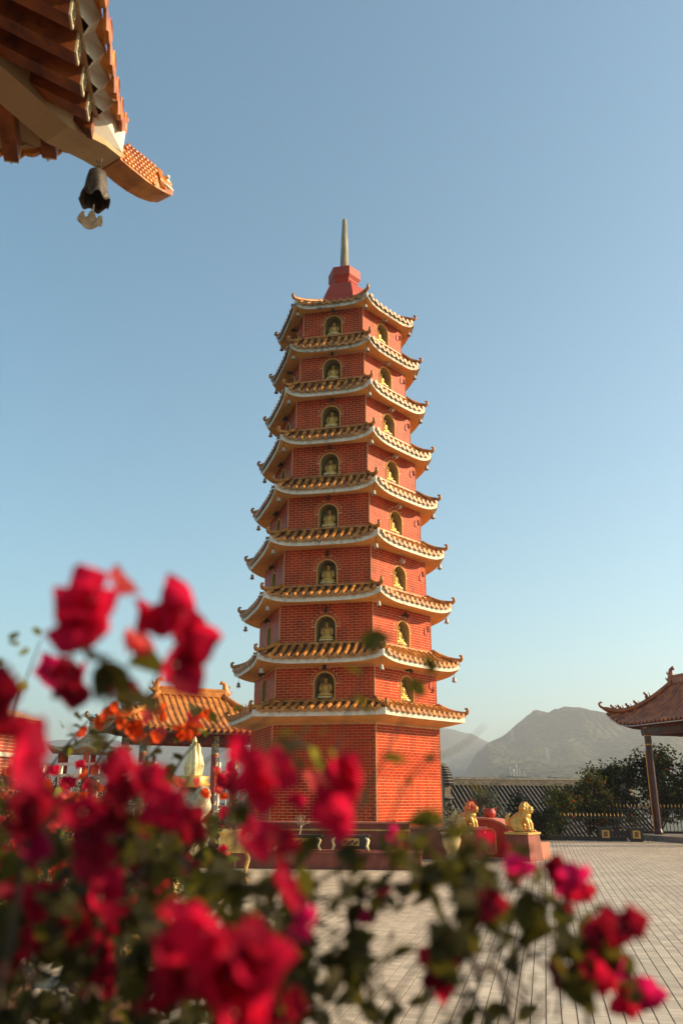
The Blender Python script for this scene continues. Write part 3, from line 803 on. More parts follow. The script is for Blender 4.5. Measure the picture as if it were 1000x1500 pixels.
    ch = MB(); ch.tube([(-.014, 0, .02), (-.014, 0, -.012), (0, 0, -.022), (.014, 0, -.012), (.014, 0, .02)], .0035, 6); ch.build('hook', M['dark_metal'], bell)
    for i in range(3):
        l = MB(); pts = [(.009*math.cos(q*PI/4)*(1 if i % 2 else .2), .009*math.cos(q*PI/4)*(.2 if i % 2 else 1), -.033-.022*i+.015*math.sin(q*PI/4)) for q in range(9)]; l.tube(pts, .003, 5, cap=False); l.build('chain_link', M['dark_metal'], bell)
    rp_ = MB(); rp_.tube([(0, 0, -.11), (0, 0, -.42)], .004, 5); rp_.build('clapper_wire', M['dark_metal'], bell)
    # cloud-shaped clapper plate, pierced by two round bites
    half = [(0.0, -.295), (.014, -.297), (.020, -.312), (.017, -.332), (.026, -.349), (.040, -.352), (.050, -.343), (.054, -.330), (.050, -.318), (.061, -.313), (.074, -.321), (.080, -.338), (.080, -.352), (.070, -.358), (.074, -.366), (.084, -.362), (.090, -.372), (.086, -.392), (.074, -.398), (.066, -.390), (.060, -.402), (.046, -.418), (.028, -.434), (.0, -.440)]
    poly = [(x, z) for x, z in half]+[(-x, z) for x, z in half[-2:0:-1]]
    pb = bmesh.new()
    rot = Matrix.Rotation(R_(14), 3, 'Z') @ Matrix.Rotation(R_(7), 3, 'Y')
    va = [pb.verts.new(rot @ Vector((x*.9, -.003, z+.29))+Vector((0, 0, -.405))) for x, z in poly]
    fc_ = pb.faces.new(va); r = bmesh.ops.triangulate(pb, faces=[fc_])
    ex = bmesh.ops.extrude_face_region(pb, geom=list(pb.faces)); bmesh.ops.translate(pb, vec=rot @ Vector((0, .006, 0)), verts=[v for v in ex['geom'] if isinstance(v, bmesh.types.BMVert)])
    bmesh.ops.recalc_face_normals(pb, faces=pb.faces)
    me = bpy.data.meshes.new('clapper_plate'); pb.to_mesh(me); me.materials.append(mat('clapper_brass', (.30, .23, .14), .5, .2, 15, .2, 60, metal=.4)); inst('clapper_plate', me, bell)
make_temple_corner()

# ================================================================== generic hipped tile roof
def hip_roof(root, a, b, ze, zr, glaze, sp=.24, over=0.0, upt=.28, endhip=True, rows_parts=True, plaster=None, ridge_r=.13, rt=.065, ext=None):
    """ridge along local x from -a to a at y=0; eaves at y=+-b and x=+-(a+b); concave slopes, corners turned up"""
    E = a+b
    def zz(x, y):
        dx = (abs(x)-a)/b if abs(x) > a else 0; dy = abs(y)/b; t = min(1, max(dx, dy))      # 0 ridge, 1 eave
        base = zr+(ze-zr)*(1-(1-t)**1.55) if False else ze+(zr-ze)*(1-t)**1.35
        cx = max(0, (abs(x)-a)/b); s = min(1, cx)*min(1, dy)
        c = min(cx, dy); return base+upt*(c**3)*(1)
    deck = MB(); n = 8
    for sy in (-1, 1):
        xs = 14
        for i in range(xs):
            for j in range(n):
                def P(i_, j_):
                    y = b*j_/n; hw = a+y; x = -hw+2*hw*i_/xs; return Vector((x, sy*y, zz(x, y)))
                deck.add([P(i, j), P(i+1, j), P(i+1, j+1), P(i, j+1)], [(0, 1, 2, 3)])
    for sx in (-1, 1):
        for i in range(6):
            for j in range(n):
                def P(i_, j_):
                    d = b*j_/n; y = -d+2*d*i_/6; x = a+d; return Vector((sx*x, y, zz(x, y)))
                deck.add([P(i, j), P(i+1, j), P(i+1, j+1), P(i, j+1)], [(0, 1, 2, 3)])
    dk = deck.build('roof_deck', glaze, root)
    # soffit and edge band
    so_ = MB(); k = 1.0
    def edge(N=20):
        pts = []
        for i in range(N+1): x = -E+2*E*i/N; pts.append(Vector((x, -b, zz(x, b))))
        for i in range(1, N//2+1): y = -b+2*b*i/(N//2); pts.append(Vector((E, y, zz(E, y))))
        for i in range(1, N+1): x = E-2*E*i/N; pts.append(Vector((x, b, zz(x, b))))
        for i in range(1, N//2): y = b-2*b*i/(N//2); pts.append(Vector((-E, y, zz(E, y))))
        return pts
    ep = edge(); m_ = len(ep)
    r0 = [p+Vector((0, 0, -.02)) for p in ep]; r1 = [Vector((p.x*.995, p.y*.99, p.z-.13)) for p in ep]; r2 = [Vector((p.x*(1-.75/E), p.y*(1-.75/b), ze-.05)) for p in ep]
    so_.rings([r0, r1, r2], cap=False); so_.build('eave_band', plaster or M['fascia'], root)
    cl = MB(); cl.add(r2, [tuple(range(m_))]); cl.build('ceiling', plaster or M['fascia'], root)
    # tile rows
    def row(P_, dirx, n_=7):
        mb = MB(); rs = []
        for p in P_: rs.append([p+dirx*rt*math.cos(PI*q/4)+Vector((0, 0, .0+rt*1.1*math.sin(PI*q/4))) for q in range(5)])
        mb.rings(rs, close=False)
        c = P_[0]; o = (P_[0]-P_[1]); o.z = 0; o.normalize()
        mb.rings([[c+o*d+dirx*(rt+.008)*math.cos(2*PI*q/8)+Vector((0, 0, .01+(rt+.008)*math.sin(2*PI*q/8))) for q in range(8)] for d in (-.01, .02)])
        return mb
    nx = int(2*E/sp)
    for sy in (-1, 1):
        for i in range(nx):
            x = -E+(i+.5)*2*E/nx; y0 = max(0, abs(x)-a)+.02
            if y0 > b-.08: continue
            pts = [Vector((x, sy*(b+.05), zz(x, b)-.02))]+[Vector((x, sy*(b+(y0-b)*q/5), zz(x, b+(y0-b)*q/5))) for q in range(6)]
            row(pts, Vector((1, 0, 0))).build('tile_row', glaze, dk)
    ny = int(2*b/sp)
    for sx in (-1, 1):
        for i in range(ny):
            y = -b+(i+.5)*2*b/ny; x0 = a+abs(y)+.02
            if x0 > E-.08: continue
            pts = [Vector((sx*(E+.05), y, zz(E, y)-.02))]+[Vector((sx*(E+(x0-E)*q/5), y, zz(E+(x0-E)*q/5, y))) for q in range(6)]
            row(pts, Vector((0, 1, 0))).build('tile_row', glaze, dk)
    rg = MB(); rg.box((0, 0, zr+.10), (2*a+.2, .16, .22)); rg.tube([(-a-.1, 0, zr+.24), (a+.1, 0, zr+.24)], .08, 8); rg.build('ridge', glaze, root)
    for sx in (-1, 1):
        o = MB()                                         # scrolling ridge-end beast
        x0 = sx*(a+.05)
        o.tube([(x0, 0, zr+.0), (x0+sx*.06, 0, zr+.30), (x0+sx*.02, 0, zr+.52), (x0-sx*.12, 0, zr+.60), (x0-sx*.2, 0, zr+.50)], [.16, .14, .10, .08, .04], 8, flat=.6)
        o.ball((x0+sx*.16, 0, zr+.16), (.13, .08, .12), 8, 6); o.tube([(x0+sx*.1, 0, zr+.3), (x0+sx*.25, 0, zr+.42), (x0+sx*.22, 0, zr+.52)], [.05, .045, .02], 6)
        o.tube([(x0+sx*.2, 0, zr+.12), (x0+sx*.34, 0, zr+.2), (x0+sx*.36, 0, zr+.3)], [.05, .04, .02], 6)
        inst('ridge_beast', blob('ridge_beast', o, .035, glaze, 1), root)
        for sy in (-1, 1):
            pts = []; rad = []
            for q in range(9):
                d = b*q/8; pts.append(Vector((sx*(a+d), sy*d, zz(a+d, d)+.09))); rad.append(ridge_r*.75)
            p = pts[-1]; dd = Vector((sx, sy, 0)).normalized()
            for dr, h in ((.12, .05), (.22, .12), (.26, .22), (.20, .29), (.13, .26)): pts.append(p+dd*dr+Vector((0, 0, h))); rad.append(.07-.008*len(rad)+.06 if False else .055)
            rad[-1] = .025; rad[-2] = .04
            h = MB(); h.tube(pts, rad, 7); h.build('hip_ridge', glaze, root, smooth=True)
            # raised second ridge block and little roof beasts
            for idx, q in enumerate((.40, .56, .68, .80, .90)):
                d = b*q; c = Vector((sx*(a+d), sy*d, zz(a+d, d)+.15)); f = MB(); hs = .34 if idx == 0 else .20
                f.ball(c+Vector((0, 0, hs*.3)), (.07, .07, hs*.38), 7, 5); f.ball(c+dd*.06+Vector((0, 0, hs*.72)), (.055, .055, .06), 7, 5)
                f.tube([c-dd*.05+Vector((0, 0, .0)), c-dd*.13+Vector((0, 0, hs*.4)), c-dd*.10+Vector((0, 0, hs*.85))], [.035, .03, .012], 5)
                f.build('roof_beast', glaze, root, smooth=True)

def round_column(root, p, z0, z1, r, mats, name='column'):
    c = MB(); c.lathe([(r*1.25, z0), (r*1.3, z0+.08), (r*1.05, z0+.18), (r, z0+.2), (r, z1)], 18, c=(p[0], p[1], 0))
    o = c.build(name, mats[0], root, smooth=False)
    bnd = MB(); bnd.lathe([(r*1.03, z1-.62), (r*1.03, z1-.02)], 18, c=(p[0], p[1], 0)); bnd.build('painted_band', mats[1], o)
    for zc in (z1-.64, z1-.30, z1-.01):
        t = MB(); t.lathe([(r*1.05, zc-.025), (r*1.07, zc), (r*1.05, zc+.02)], 18, c=(p[0], p[1], 0)); t.build('gilt_ring', M['gold'], o)
    return o

# ---- pavilion on the right
def make_right_pavilion():
    L = Vector((.30, -.954, 0)).normalized(); D = Vector((-.954, -.30, 0)).normalized()
    c1 = Vector((11.88, 32.5, 0))
    ov = 1.02; b = 1.85
    tip = c1+D*ov-L*ov
    half = 3.3
    ctr = tip-D*b+L*half           # centre of the plan
    ang = math.atan2(L.y, L.x)
    root = empty('right_pavilion', (ctr.x, ctr.y, 0), ang); tag(root, 'open pavilion with brown tiled roof and painted column at the right edge', 'pavilion')
    gl = mat('brown_red_glaze', (0.40, 0.125, 0.032), 0.4, 0.25, 4, 0.1, 30, col2=(.20, .055, .018), rnd=.15)
    dark = mat('painted_beam_dark_red', (0.16, 0.030, 0.018), 0.5, 0.3, 5, col2=(.05, .04, .035))
    hip_roof(root, half-b, b, 4.16, 5.68, gl, sp=.225, upt=.55, plaster=dark, rt=.055)
    colm = mat('column_dark_red', (0.055, 0.014, 0.012), .4, .2, 4); band = mat('painted_green_band', (.06, .09, .07), .5, .5, 9, col2=(.12, .03, .02))
    for sx in range(3):
        for sy in (-1, 1):
            x = -half+ov+sx*(half-ov); y = (b-ov) if sy < 0 else -(b-ov)
            if sy < 0: y += .55
            o = round_column(root, (x, y), .18, 4.05, .125, (colm, band))
            for a_ in (-PI/2,):                 # couplet boards framed in gilt
                bd = MB(); q = Matrix.Rotation(a_+.6, 3, 'Z'); c = Vector((x, y, 1.7))+q @ Vector((0, -.125, 0))
                bd.box(c, (.13, .03, 2.9), M=q); bo = bd.build('couplet_board', M['dark_metal'], o)
                for sgn in (1,):
                    g = MB(); g.box(c+q @ Vector((sgn*.07, -.006, 0)), (.016, .034, 2.94), M=q); g.build('gilt_edge', M['gold'], o)
                g = MB(); g.box(c+q @ Vector((0, -.006, 1.48)), (.13, .034, .03), M=q); g.build('gilt_edge', M['gold'], o)
    for sy in (-1, 1):
        bm = MB(); bm.box((0, sy*(b-ov), 3.92), (2*(half-ov)+.5, .16, .34)); bm.build('beam', dark, root)
        gt = MB(); gt.box((0, sy*(b-ov+.09), 3.92), (2*(half-ov)+.5, .02, .12)); gt.build('painted_strip', band, root)
    for sx in (-1, 1):
        bm = MB(); bm.box((sx*(half-ov), 0, 3.92), (.16, 2*(b-ov), .34)); bm.build('beam', dark, root)
    # rope of bulbs along the eave
    gp = MB(); 
    pts = [Vector((-half+(2*half)*i/40, sgn*(b+.03), 4.16-.12+.55*max(0, (abs(-half+(2*half)*i/40)-(half-b))/b)**3)) for sgn in (1,) for i in range(41)]
    gp.tube(pts, .016, 5)
    for i in range(41):
        gp.ball(pts[i], .03, 5, 4)
    gp.build('bulb_string', M['lampwhite'], root)
    gp = MB(); gp.tube([Vector((p.x, -p.y, p.z)) for p in pts], .016, 5); gp.build('bulb_string', M['lampwhite'], root)
    st = MB(); st.box((0, 0, .09), (2*half-.8, 2*b-.7, .18)); st.build('stone_step', mat('grey_step_stone', (.22, .19, .16), .8, .2, 4, .3, 30), root)
make_right_pavilion()

# ---- pavilion on the left, behind the flowers
def make_left_pavilion():
    Ed = Vector((.87, .5, 0)).normalized(); d = Vector((.5, -.87, 0)).normalized()
    ctr = (Vector((-6.97, 31.7, 0))+Vector((-4.72, 33, 0)))/2
    root = empty('left_pavilion', ctr, math.atan2(Ed.y, Ed.x)); tag(root, 'open pavilion with golden orange tiled roof between the flowers and the pagoda', 'pavilion')
    gl = mat('golden_orange_glaze', (0.60, 0.235, 0.045), 0.42, 0.2, 4, 0.1, 30, col2=(.38, .13, .025), rnd=.12)
    a, b = 1.30, 2.0
    hip_roof(root, a, b, 3.78, 5.18, gl, sp=.25, upt=.42, rt=.06, plaster=mat('green_painted_eave', (.10, .085, .06), .6, .4, 6, col2=(.16, .035, .02)))
    colm = mat('column_red', (0.52, 0.075, 0.03), .4, .15, 4); band = mat('painted_blue_band', (.45, .40, .28), .5, .5, 12, col2=(.06, .09, .09))
    for x in (-2.1, .65, 2.4):
        for y in (-1.15, 1.15):
            o = round_column(root, (x, y), 0, 3.6, .13, (colm, band))
            q = Matrix.Rotation(.4, 3, 'Z'); c = Vector((x, y, 1.55))+q @ Vector((0, -.14, 0))
            bd = MB(); bd.box(c, (.20, .03, 2.6), M=q); bo = bd.build('couplet_board', M['dark_metal'], o)
            ch = MB()
            for i in range(7):
                zc = 2.6-.34*i; cc = Vector((x, y, zc))+q @ Vector((0, -.158, 0))
                for k in range(3): ch.box(cc+q @ Vector(((k-1)*.02, 0, (k-1)*.055)), (.10-.02*k, .006, .018), M=q)
                ch.box(cc, (.018, .006, .13), M=q)
            ch.build('gilt_characters', M['palegold'], o, kind='stuff')
    for y in (-1.15, 1.15):
        bm = MB(); bm.box((.15, y, 3.5), (4.8, .14, .34)); bm.build('beam', mat('painted_beam_red', (0.26, 0.045, 0.025), 0.5, 0.3, 5, col2=(.07, .05, .04)), root)
    fl = MB(); fl.box((0, 0, .06), (6.0, 3.6, .12)); fl.build('plinth', M['fascia'], root)
make_left_pavilion()

# ---- low dark-roofed hall beyond the terrace
def make_hall():
    rd = Vector((.94, .342, 0)).normalized(); dd = Vector((.342, -.94, 0)).normalized()
    p0 = Vector((5.18, 38, 0))-rd*1.0; Ln = 9.6
    ctr = p0+rd*(Ln/2); root = empty('dark_roofed_hall', ctr, math.atan2(rd.y, rd.x)); tag(root, 'low hall with long dark tiled roof and round gable ends below the mountain', 'hall')
    dk = mat('dark_grey_tile', (0.050, 0.043, 0.036), 0.55, 0.4, 5, 0.3, 30, rnd=.2)
    ct = mat('pale_lit_row_line', (0.27, 0.235, 0.18), 0.6, 0.2, 8, 0.2, 30)
    wallm = mat('hall_wall', (.35, .31, .25), .8, .1, 2)
    zr, b, sl = 2.0, 3.4, .80
    for sy in (-1, 1):
        m = MB(); m.add([(-Ln/2, 0, zr), (Ln/2, 0, zr), (Ln/2, sy*b, zr-b*sl), (-Ln/2, sy*b, zr-b*sl), (-Ln/2, sy*b, zr-b*sl-.12), (Ln/2, sy*b, zr-b*sl-.12)], [(0, 1, 2, 3), (3, 2, 5, 4)]); r = m.build('roof_slope', dk, root)
        n = int(Ln/.21)
        for i in range(n):
            x = -Ln/2+(i+.5)*Ln/n; t = MB()
            p = [Vector((x, sy*y, zr-y*sl+.01)) for y in (.05, b*.5, b+.04)]
            nn = Vector((0, sy*sl, 1)).normalized()
            t.rings([[q+Vector((.055*math.cos(PI*k/3), 0, 0))+nn*.06*math.sin(PI*k/3) for k in range(4)] for q in p], close=False, mi=0)
            # pale strip on the barrel top, the row's sunlit line put into colour
            t.rings([[q+nn*.058+Vector((s_*.014, 0, 0))+nn*hh for s_, hh in ((-1, 0), (1, 0), (1, .012), (-1, .012))] for q in p], mi=1)
            t.build('tile_row', [dk, ct], r)
    m = MB(); m.box((0, 0, zr+.06), (Ln+.1, .34, .22)); m.tube([(-Ln/2, 0, zr+.20), (Ln/2, 0, zr+.20)], .10, 8); m.build('ridge', mat('ridge_grey', (.13, .11, .08), .7, .3, 8, .3, 30), root)
    m = MB(); m.box((0, 0, -3.2), (Ln-.3, 2*b-1.0, 5.6)); m.build('wall', wallm, root)
    for sx in (-1, 1):
        g = MB(); prof = [(-1.0, -1.6), (-1.02, .1), (-.9, .45), (-.6, .74), (-.3, .86), (0, .90), (.3, .86), (.6, .74), (.9, .45), (1.02, .1), (1.0, -1.6)]
        ring0 = [Vector((sx*(Ln/2)-.14, y, zr+z-.1)) for y, z in prof]; ring1 = [Vector((sx*(Ln/2)+.14, y, zr+z-.1)) for y, z in prof]
        g.rings([ring0, ring1]); gw = g.build('wok_ear_gable', mat('gable_plaster', (.24, .19, .13), .8, .2, 3), root)
        for (y, z) in [(prof[i][0]*(1-q)+prof[i+1][0]*q, prof[i][1]*(1-q)+prof[i+1][1]*q) for i in range(10) for q in (.0, .33, .66)]:
            t = MB(); rr = Vector((0, y, z+.15)).normalized(); c = Vector((sx*Ln/2, y, zr+z-.1))
            t.tube([c+Vector((-.24, 0, 0))+rr*.05, c+rr*.09, c+Vector((.24, 0, 0))+rr*.05], .062, 6); t.build('cap_tile', dk, gw)
make_hall()

# ---- roof-top blocks of flats beyond
def make_blocks():
    cm = mat('pale_concrete', (.52, .49, .42), .85, .06, 2, .2, 10)
    for nm, (u0, u1, v), Y, lab in (('stair_tower', (750, 775, 1136), 96, 'pale concrete rooftop block with thin aerials beyond the hall ridge, nearer the pagoda'), ('stair_tower', (808, 824, 1136), 104, 'pale plain concrete rooftop block beyond the hall ridge, nearer the right shrubs')):
        A, B = at(u0, v, Y), at(u1, v, Y); wd = B.x-A.x
        root = empty(nm, ((A.x+B.x)/2, Y, -9), .10); tag(root, lab, 'building')
        m = MB(); m.box((0, 0, (A.z+9)/2), (wd, wd*1.1, A.z+9)); m.build('wall', cm, root)
        m = MB(); m.box((0, 0, A.z+9+.06), (wd+.25, wd*1.1+.25, .12)); m.build('roof_slab', cm, root)
        m = MB(); m.box((-wd*.2, -wd*.56, A.z+9-.9), (.5, .06, .5)); m.build('window', M['dark_metal'], root)
        if u0 == 750:
            for i, x in enumerate((-.95, -.5, -.1, .3, .9)):
                m = MB(); h = (1.1, .8, 1.3, .9, .7)[i]; m.tube([(x, .2*i, A.z+9), (x, .2*i, A.z+9+h)], .025, 5)
                for k in range(3): m.box((x, .2*i, A.z+9+h-.12*k), (.34-.06*k, .03, .03), .4*i)
                m.build('aerial', M['lampwhite'], root)
    tw = mat('white_flats', (.55, .53, .48), .8, .05, 1)
    for i, (u0, u1, v, Y) in enumerate(((318, 326, 1118, 420), (328, 336, 1124, 440), (340, 352, 1116, 470))):
        A, B = at(u0, v, Y), at(u1, v, Y); wd = B.x-A.x; H_ = A.z+9
        root = empty('apartment_block', ((A.x+B.x)/2, Y, -9), .3*i-.3); tag(root, ('slim white apartment block', 'middle low white apartment block', 'broad white apartment block')[i]+' far behind the left pavilion columns', 'building', 'far apartment blocks')
        m = MB(); m.box((0, 0, H_/2), (wd, wd*.8, H_)); m.build('wall', tw, root)
        for f in range(int(H_/3.1)):
            w_ = MB(); w_.box((0, -wd*.4-.02, 2+3.1*f), (wd*.8, .1, 1.2)); w_.build('window_band', M['dark_metal'], root)
    # pylons on the hill
    for (u, v, Y, h) in ((753, 1090, 1500, 22), (805, 1118, 1300, 20)):
        P = at(u, v, Y); az = math.atan2(P.x, P.y); r = math.hypot(P.x, P.y); z = terrain_h(az, r)
        root = empty('pylon', (P.x, P.y, z-1)); tag(root, 'pale lattice power pylon on the hillside '+('near the summit slope' if u == 753 else 'lower down the slope, farther right'), 'pylon', 'power pylons on the hill')
        m = MB()
        for sx in (-1, 1):
            for sy in (-1, 1): m.tube([(sx*2.6, sy*2.6, 0), (sx*.5, sy*.5, h)], .16, 4)
        for k in range(6):
            q = 1-k/6*.8; zz = h*k/6
            for sx in (-1, 1): m.tube([(-2.6*q*sx, -2.6*q, zz), (2.6*(q-.12)*sx, -2.6*(q-.12), zz+h/6)], .1, 4)
        m.build('lattice', M['lampwhite'], root)
        for k in range(3):
            a_ = MB(); a_.tube([(-4.2+k*.5, 0, h*(.66+.13*k)), (4.2-k*.5, 0, h*(.66+.13*k))], .16, 4); a_.build('cross_arm', M['lampwhite'], root)
make_blocks()

# ================================================================== COURT FURNITURE
GY = -YAW
redwall = mat('dark_red_render', (0.25, 0.055, 0.030), 0.65, 0.15, 2, 0.25, 30, stain=(.12, .03, .018), streak=.2, stain_amt=.1, stain_scale=4)
coral = mat('coral_render', (0.52, 0.16, 0.09), 0.65, 0.1, 2, 0.25, 30, stain=(.30, .08, .05), stain_amt=.12, stain_scale=3)
yel = mat('ochre_trim', (0.62, 0.36, 0.08), 0.5, 0.15, 6, 0.1, 30)
def make_terrace_walls():
    a = R_(-6)
    root = empty('planter_wall', (-1.5, 20.2, 0), a); tag(root, 'long low dark red plinth wall in front of the pagoda, carrying planters', 'low wall')
    m = MB(); m.box((-.8, 0, .16), (8.3, 1.0, .32)); m.build('plinth', redwall, root)
    m = MB(); m.box((-.8, 0, .335), (8.36, 1.04, .03)); m.build('coping', redwall, root)
    root = empty('parapet_wall', (-1.5, 21.45, 0), a); tag(root, 'dark red parapet wall with thin gold line directly below the pagoda base', 'low wall')
    m = MB(); m.box((-.8, 0, .45), (8.0, .35, .9)); m.build('wall', redwall, root)
    m = MB(); m.box((-.8, 0, .92), (8.1, .42, .04)); m.build('coping', coral, root)
    m = MB(); m.box((-.8, -.185, .755), (8.0, .03, .035)); m.build('gilt_line', yel, root)
    root = empty('coral_ledge', (2.75, 22.7, 0), GY); tag(root, 'short coral ledge wall at the right foot of the pagoda', 'low wall')
    m = MB(); m.box((0, 0, .36), (2.0, .4, .72)); m.build('wall', redwall, root)
    m = MB(); m.box((0, 0, .75), (2.1, .5, .06)); m.build('coping', coral, root)
make_terrace_walls()

def rect_planter(p, w_, lab, body):
    e = empty('planter', p, R_(-6)); tag(e, lab, 'planter', 'trough planters on the plinth wall')
    m = MB(); m.taper((0, 0, .05), (w_*.86, .34), (w_*.94, .40), .25); m.box((0, 0, .315), (w_, .46, .035)); m.build('trough', body, e)
    m = MB(); m.box((0, -.205, .185), (w_*.46, .02, .16)); pn = m.build('panel', yel, e)
    m = MB()
    for i in range(7): m.ball(((i-3)*w_*.058, -.218, .185+.03*math.sin(i*2.1)), (.028, .012, .032), 6, 4)
    m.build('relief', M['dark_metal'], pn, kind='stuff')
    for sx in (-1, 1):
        m = MB(); m.tube([(sx*w_*.40, -.19, .30), (sx*w_*.47, -.21, .22), (sx*w_*.43, -.21, .10), (sx*w_*.47, -.22, .02), (sx*w_*.50, -.22, .03)], [.03, .038, .034, .04, .028], 6, flat=1.3)
        m.build('scroll_leg', M['palegold'], e, smooth=True)
    return e
rect_planter((-.95, 20.05, .365), 1.1, 'dark trough planter with pale scroll legs holding bare bonsai twigs, left on the plinth', M['dark_metal'])
rect_planter((.25, 19.98, .365), .86, 'smaller dark trough planter with yellow relief panel, right on the plinth', M['dark_metal'])
rect_planter((-2.35, 20.2, .365), .86, 'dark trough planter at the left, beside the yellow glazed planter stand', redwall)

def lion_mesh():
    b = MB()
    b.ball((-.20, 0, .17), (.19, .155, .17), 14, 9)
    b.tube([(-.22, 0, .20), (-.08, 0, .30), (.06, 0, .40), (.12, 0, .48)], [.16, .165, .15, .11], 12)
    b.ball((.10, 0, .34), (.13, .14, .15), 12, 8)
    for s in (-1, 1):
        b.tube([(.12, s*.095, .36), (.19, s*.10, .22), (.21, s*.10, .06)], [.062, .05, .05], 9)
        b.ball((.255, s*.10, .035), (.075, .052, .036)); 
        b.ball((-.10, s*.135, .14), (.16, .07, .13))
        b.tube([(-.16, s*.15, .045), (.05, s*.15, .04)], [.05, .045], 8); b.ball((.08, s*.15, .032), (.06, .048, .034))
        b.ball((.282, s*.045, .582), (.026, .026, .022))
    b.ball((.19, 0, .555), (.105, .112, .105), 14, 9); b.ball((.275, 0, .525), (.045, .080, .040)); b.ball((.262, 0, .475), (.045, .066, .022)); b.ball((.312, 0, .545), (.020, .034, .020)); b.ball((.265, 0, .60), (.035, .085, .022))
    b.tube([(-.34, 0, .10), (-.41, 0, .22), (-.40, 0, .35), (-.33, 0, .44)], [.045, .05, .06, .03], 8, flat=.7)
    b.ball((.12, 0, .55), (.145, .17, .165), 14, 9); b.ball((.10, 0, .40), (.15, .16, .12), 12, 8)
    for i in range(70):
        a = random.uniform(-PI, PI); t = random.uniform(-1.0, 1.45)
        d = Vector((-math.cos(t)*abs(math.cos(a))+.12, math.sin(a)*max(.35, math.cos(t)), math.sin(t))).normalized()
        b.ball(Vector((.12, 0, .545))+Vector((d.x*.148, d.y*.172, d.z*.166)), .036, 6, 5)
    for i in range(16):
        a = PI*(i+.5)/16; b.ball((.06-.12*math.sin(a), .15*math.cos(a), .40-.05*math.sin(a)), .036, 6, 5)
    return blob('lion_body', b, .0135, M['gold'], 0)
LION = lion_mesh()
def pedestal(cu, cv, corner_px, lab, llab, hh=.62):
    c = at(*corner_px)
    a = R_(-40); X_ = Vector((math.cos(a), math.sin(a), 0)); Y_ = Vector((-math.sin(a), math.cos(a), 0))
    q = c-X_*.35+Y_*.35
    e = empty('pedestal', (q.x, q.y, 0), a); tag(e, lab, 'pedestal', 'pedestals of the lion statues')
    m = MB(); m.taper((0, 0, .0), (.72, .72), (.62, .62), hh); m.build('block', redwall, e)
    m = MB(); m.box((0, 0, hh+.025), (.68, .68, .05)); m.build('cap', yel, e)
    l = empty('lion_statue', (q.x, q.y, hh+.05), a+R_(8)); tag(l, llab, 'statue', 'gilded lions on pedestals')
    inst('body', LION, l)
    return q
pedestal(0, 0, (697, 1259.5, 22.3), 'red rendered pedestal under the left golden lion', 'seated golden lion on the left pedestal, beside the red altar and pagoda')
pedestal(0, 0, (780, 1262, 21.9), 'red rendered pedestal under the right golden lion', 'seated golden lion on the right pedestal, facing the open court')
def make_altar():
    p = Vector((4.12, 23.75, 0)); e = empty('red_altar', p, R_(-34)); tag(e, 'bright red altar block with curved shoulder and yellow outlined panel between the lions', 'altar')
    bright = mat('bright_red_paint', (.42, .030, .018), .45, .12, 3, .1, 20)
    prof = [(-.95, 0), (.62, 0), (.62, .62), (.56, .74), (.42, .83), (.22, .90), (0, .93), (-.95, .93)]
    m = MB(); m.rings([[Vector((x, y, z)) for x, z in prof] for y in (-.28, .28)]); m.build('body', bright, e)
    prof2 = [(.68, .70), (.60, .79), (.44, .88), (.22, .95), (0, .975), (-1.0, .975), (-1.0, .93), (0, .93), (.22, .90), (.42, .83), (.56, .74), (.62, .66)]
    m = MB(); m.rings([[Vector((x, y, z)) for x, z in prof2] for y in (-.34, .34)]); m.build('coping', coral, e)
    m = MB(); pts = [(-.32, -.29, .12), (-.32, -.29, .62), (-.26, -.29, .70), (.16, -.29, .70), (.24, -.29, .62), (.24, -.29, .12), (.16, -.29, .08), (-.26, -.29, .08), (-.32, -.29, .12)]
    m.tube(pts, .018, 6); m.build('panel_outline', yel, e)
    m = MB(); m.box((.15, .55, .42), (1.5, .5, .84)); m.build('rear_step', coral, e)
    u = empty('red_urn', p+V_*.05+U_*-.02+Vector((0, 0, .965)), 0); tag(u, 'round red incense urn standing on top of the red altar', 'urn')
    m = MB(); m.lathe([(.08, 0), (.10, .015), (.155, .07), (.17, .13), (.15, .19), (.115, .215), (.135, .24), (.12, .245), (.10, .21), (.02, .10)], 20); m.build('bowl', bright, u, smooth=True)
    for s in (-1, 1):
        m = MB(); m.tube([(s*.13, 0, .20), (s*.18, 0, .23), (s*.18, 0, .28), (s*.15, 0, .29)], .014, 6); m.build('handle', bright, u, smooth=True)
    b = empty('red_side_block', (5.22, 23.0, 0), R_(-40)); tag(b, 'small stepped coral block behind the right lion pedestal', 'step block')
    m = MB(); m.box((0, 0, .20), (.36, .5, .40)); m.build('block', coral, b); m = MB(); m.box((-.25, 0, .33), (.2, .5, .66)); m.build('upper_step', coral, b)
make_altar()

# ---- leaf, flower and bract meshes
def leaf_verts(L=1.0, W=.32, fold=.12, curl=.15, n=4):
    vs = []; fs = []
    for i in range(n+1):
        t = i/n; wv = W*math.sin(PI*min(1, t**.85*.97+.015)) ; z = -curl*t*t
        vs += [Vector((-wv, L*t, z+fold*wv)), Vector((0, L*t, z)), Vector((wv, L*t, z+fold*wv))]
    for i in range(n):
        a = i*3; fs += [(a, a+1, a+4, a+3), (a+1, a+2, a+5, a+4)]
    return vs, fs
def rnd_rot(up=.3):
    z = random.uniform(-1, 1); return Matrix.Rotation(random.uniform(0, 2*PI), 3, 'Z') @ Matrix.Rotation(random.uniform(-1.2, 1.0), 3, 'X') @ Matrix.Rotation(random.uniform(-1, 1), 3, 'Y')
LV = {}
G = {}
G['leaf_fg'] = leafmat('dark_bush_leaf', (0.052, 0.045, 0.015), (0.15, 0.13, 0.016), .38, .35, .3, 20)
G['leaf_lit'] = leafmat('yellow_green_leaf', (0.16, 0.16, 0.035), (0.35, 0.33, 0.04), .45, .3, .2, 20)
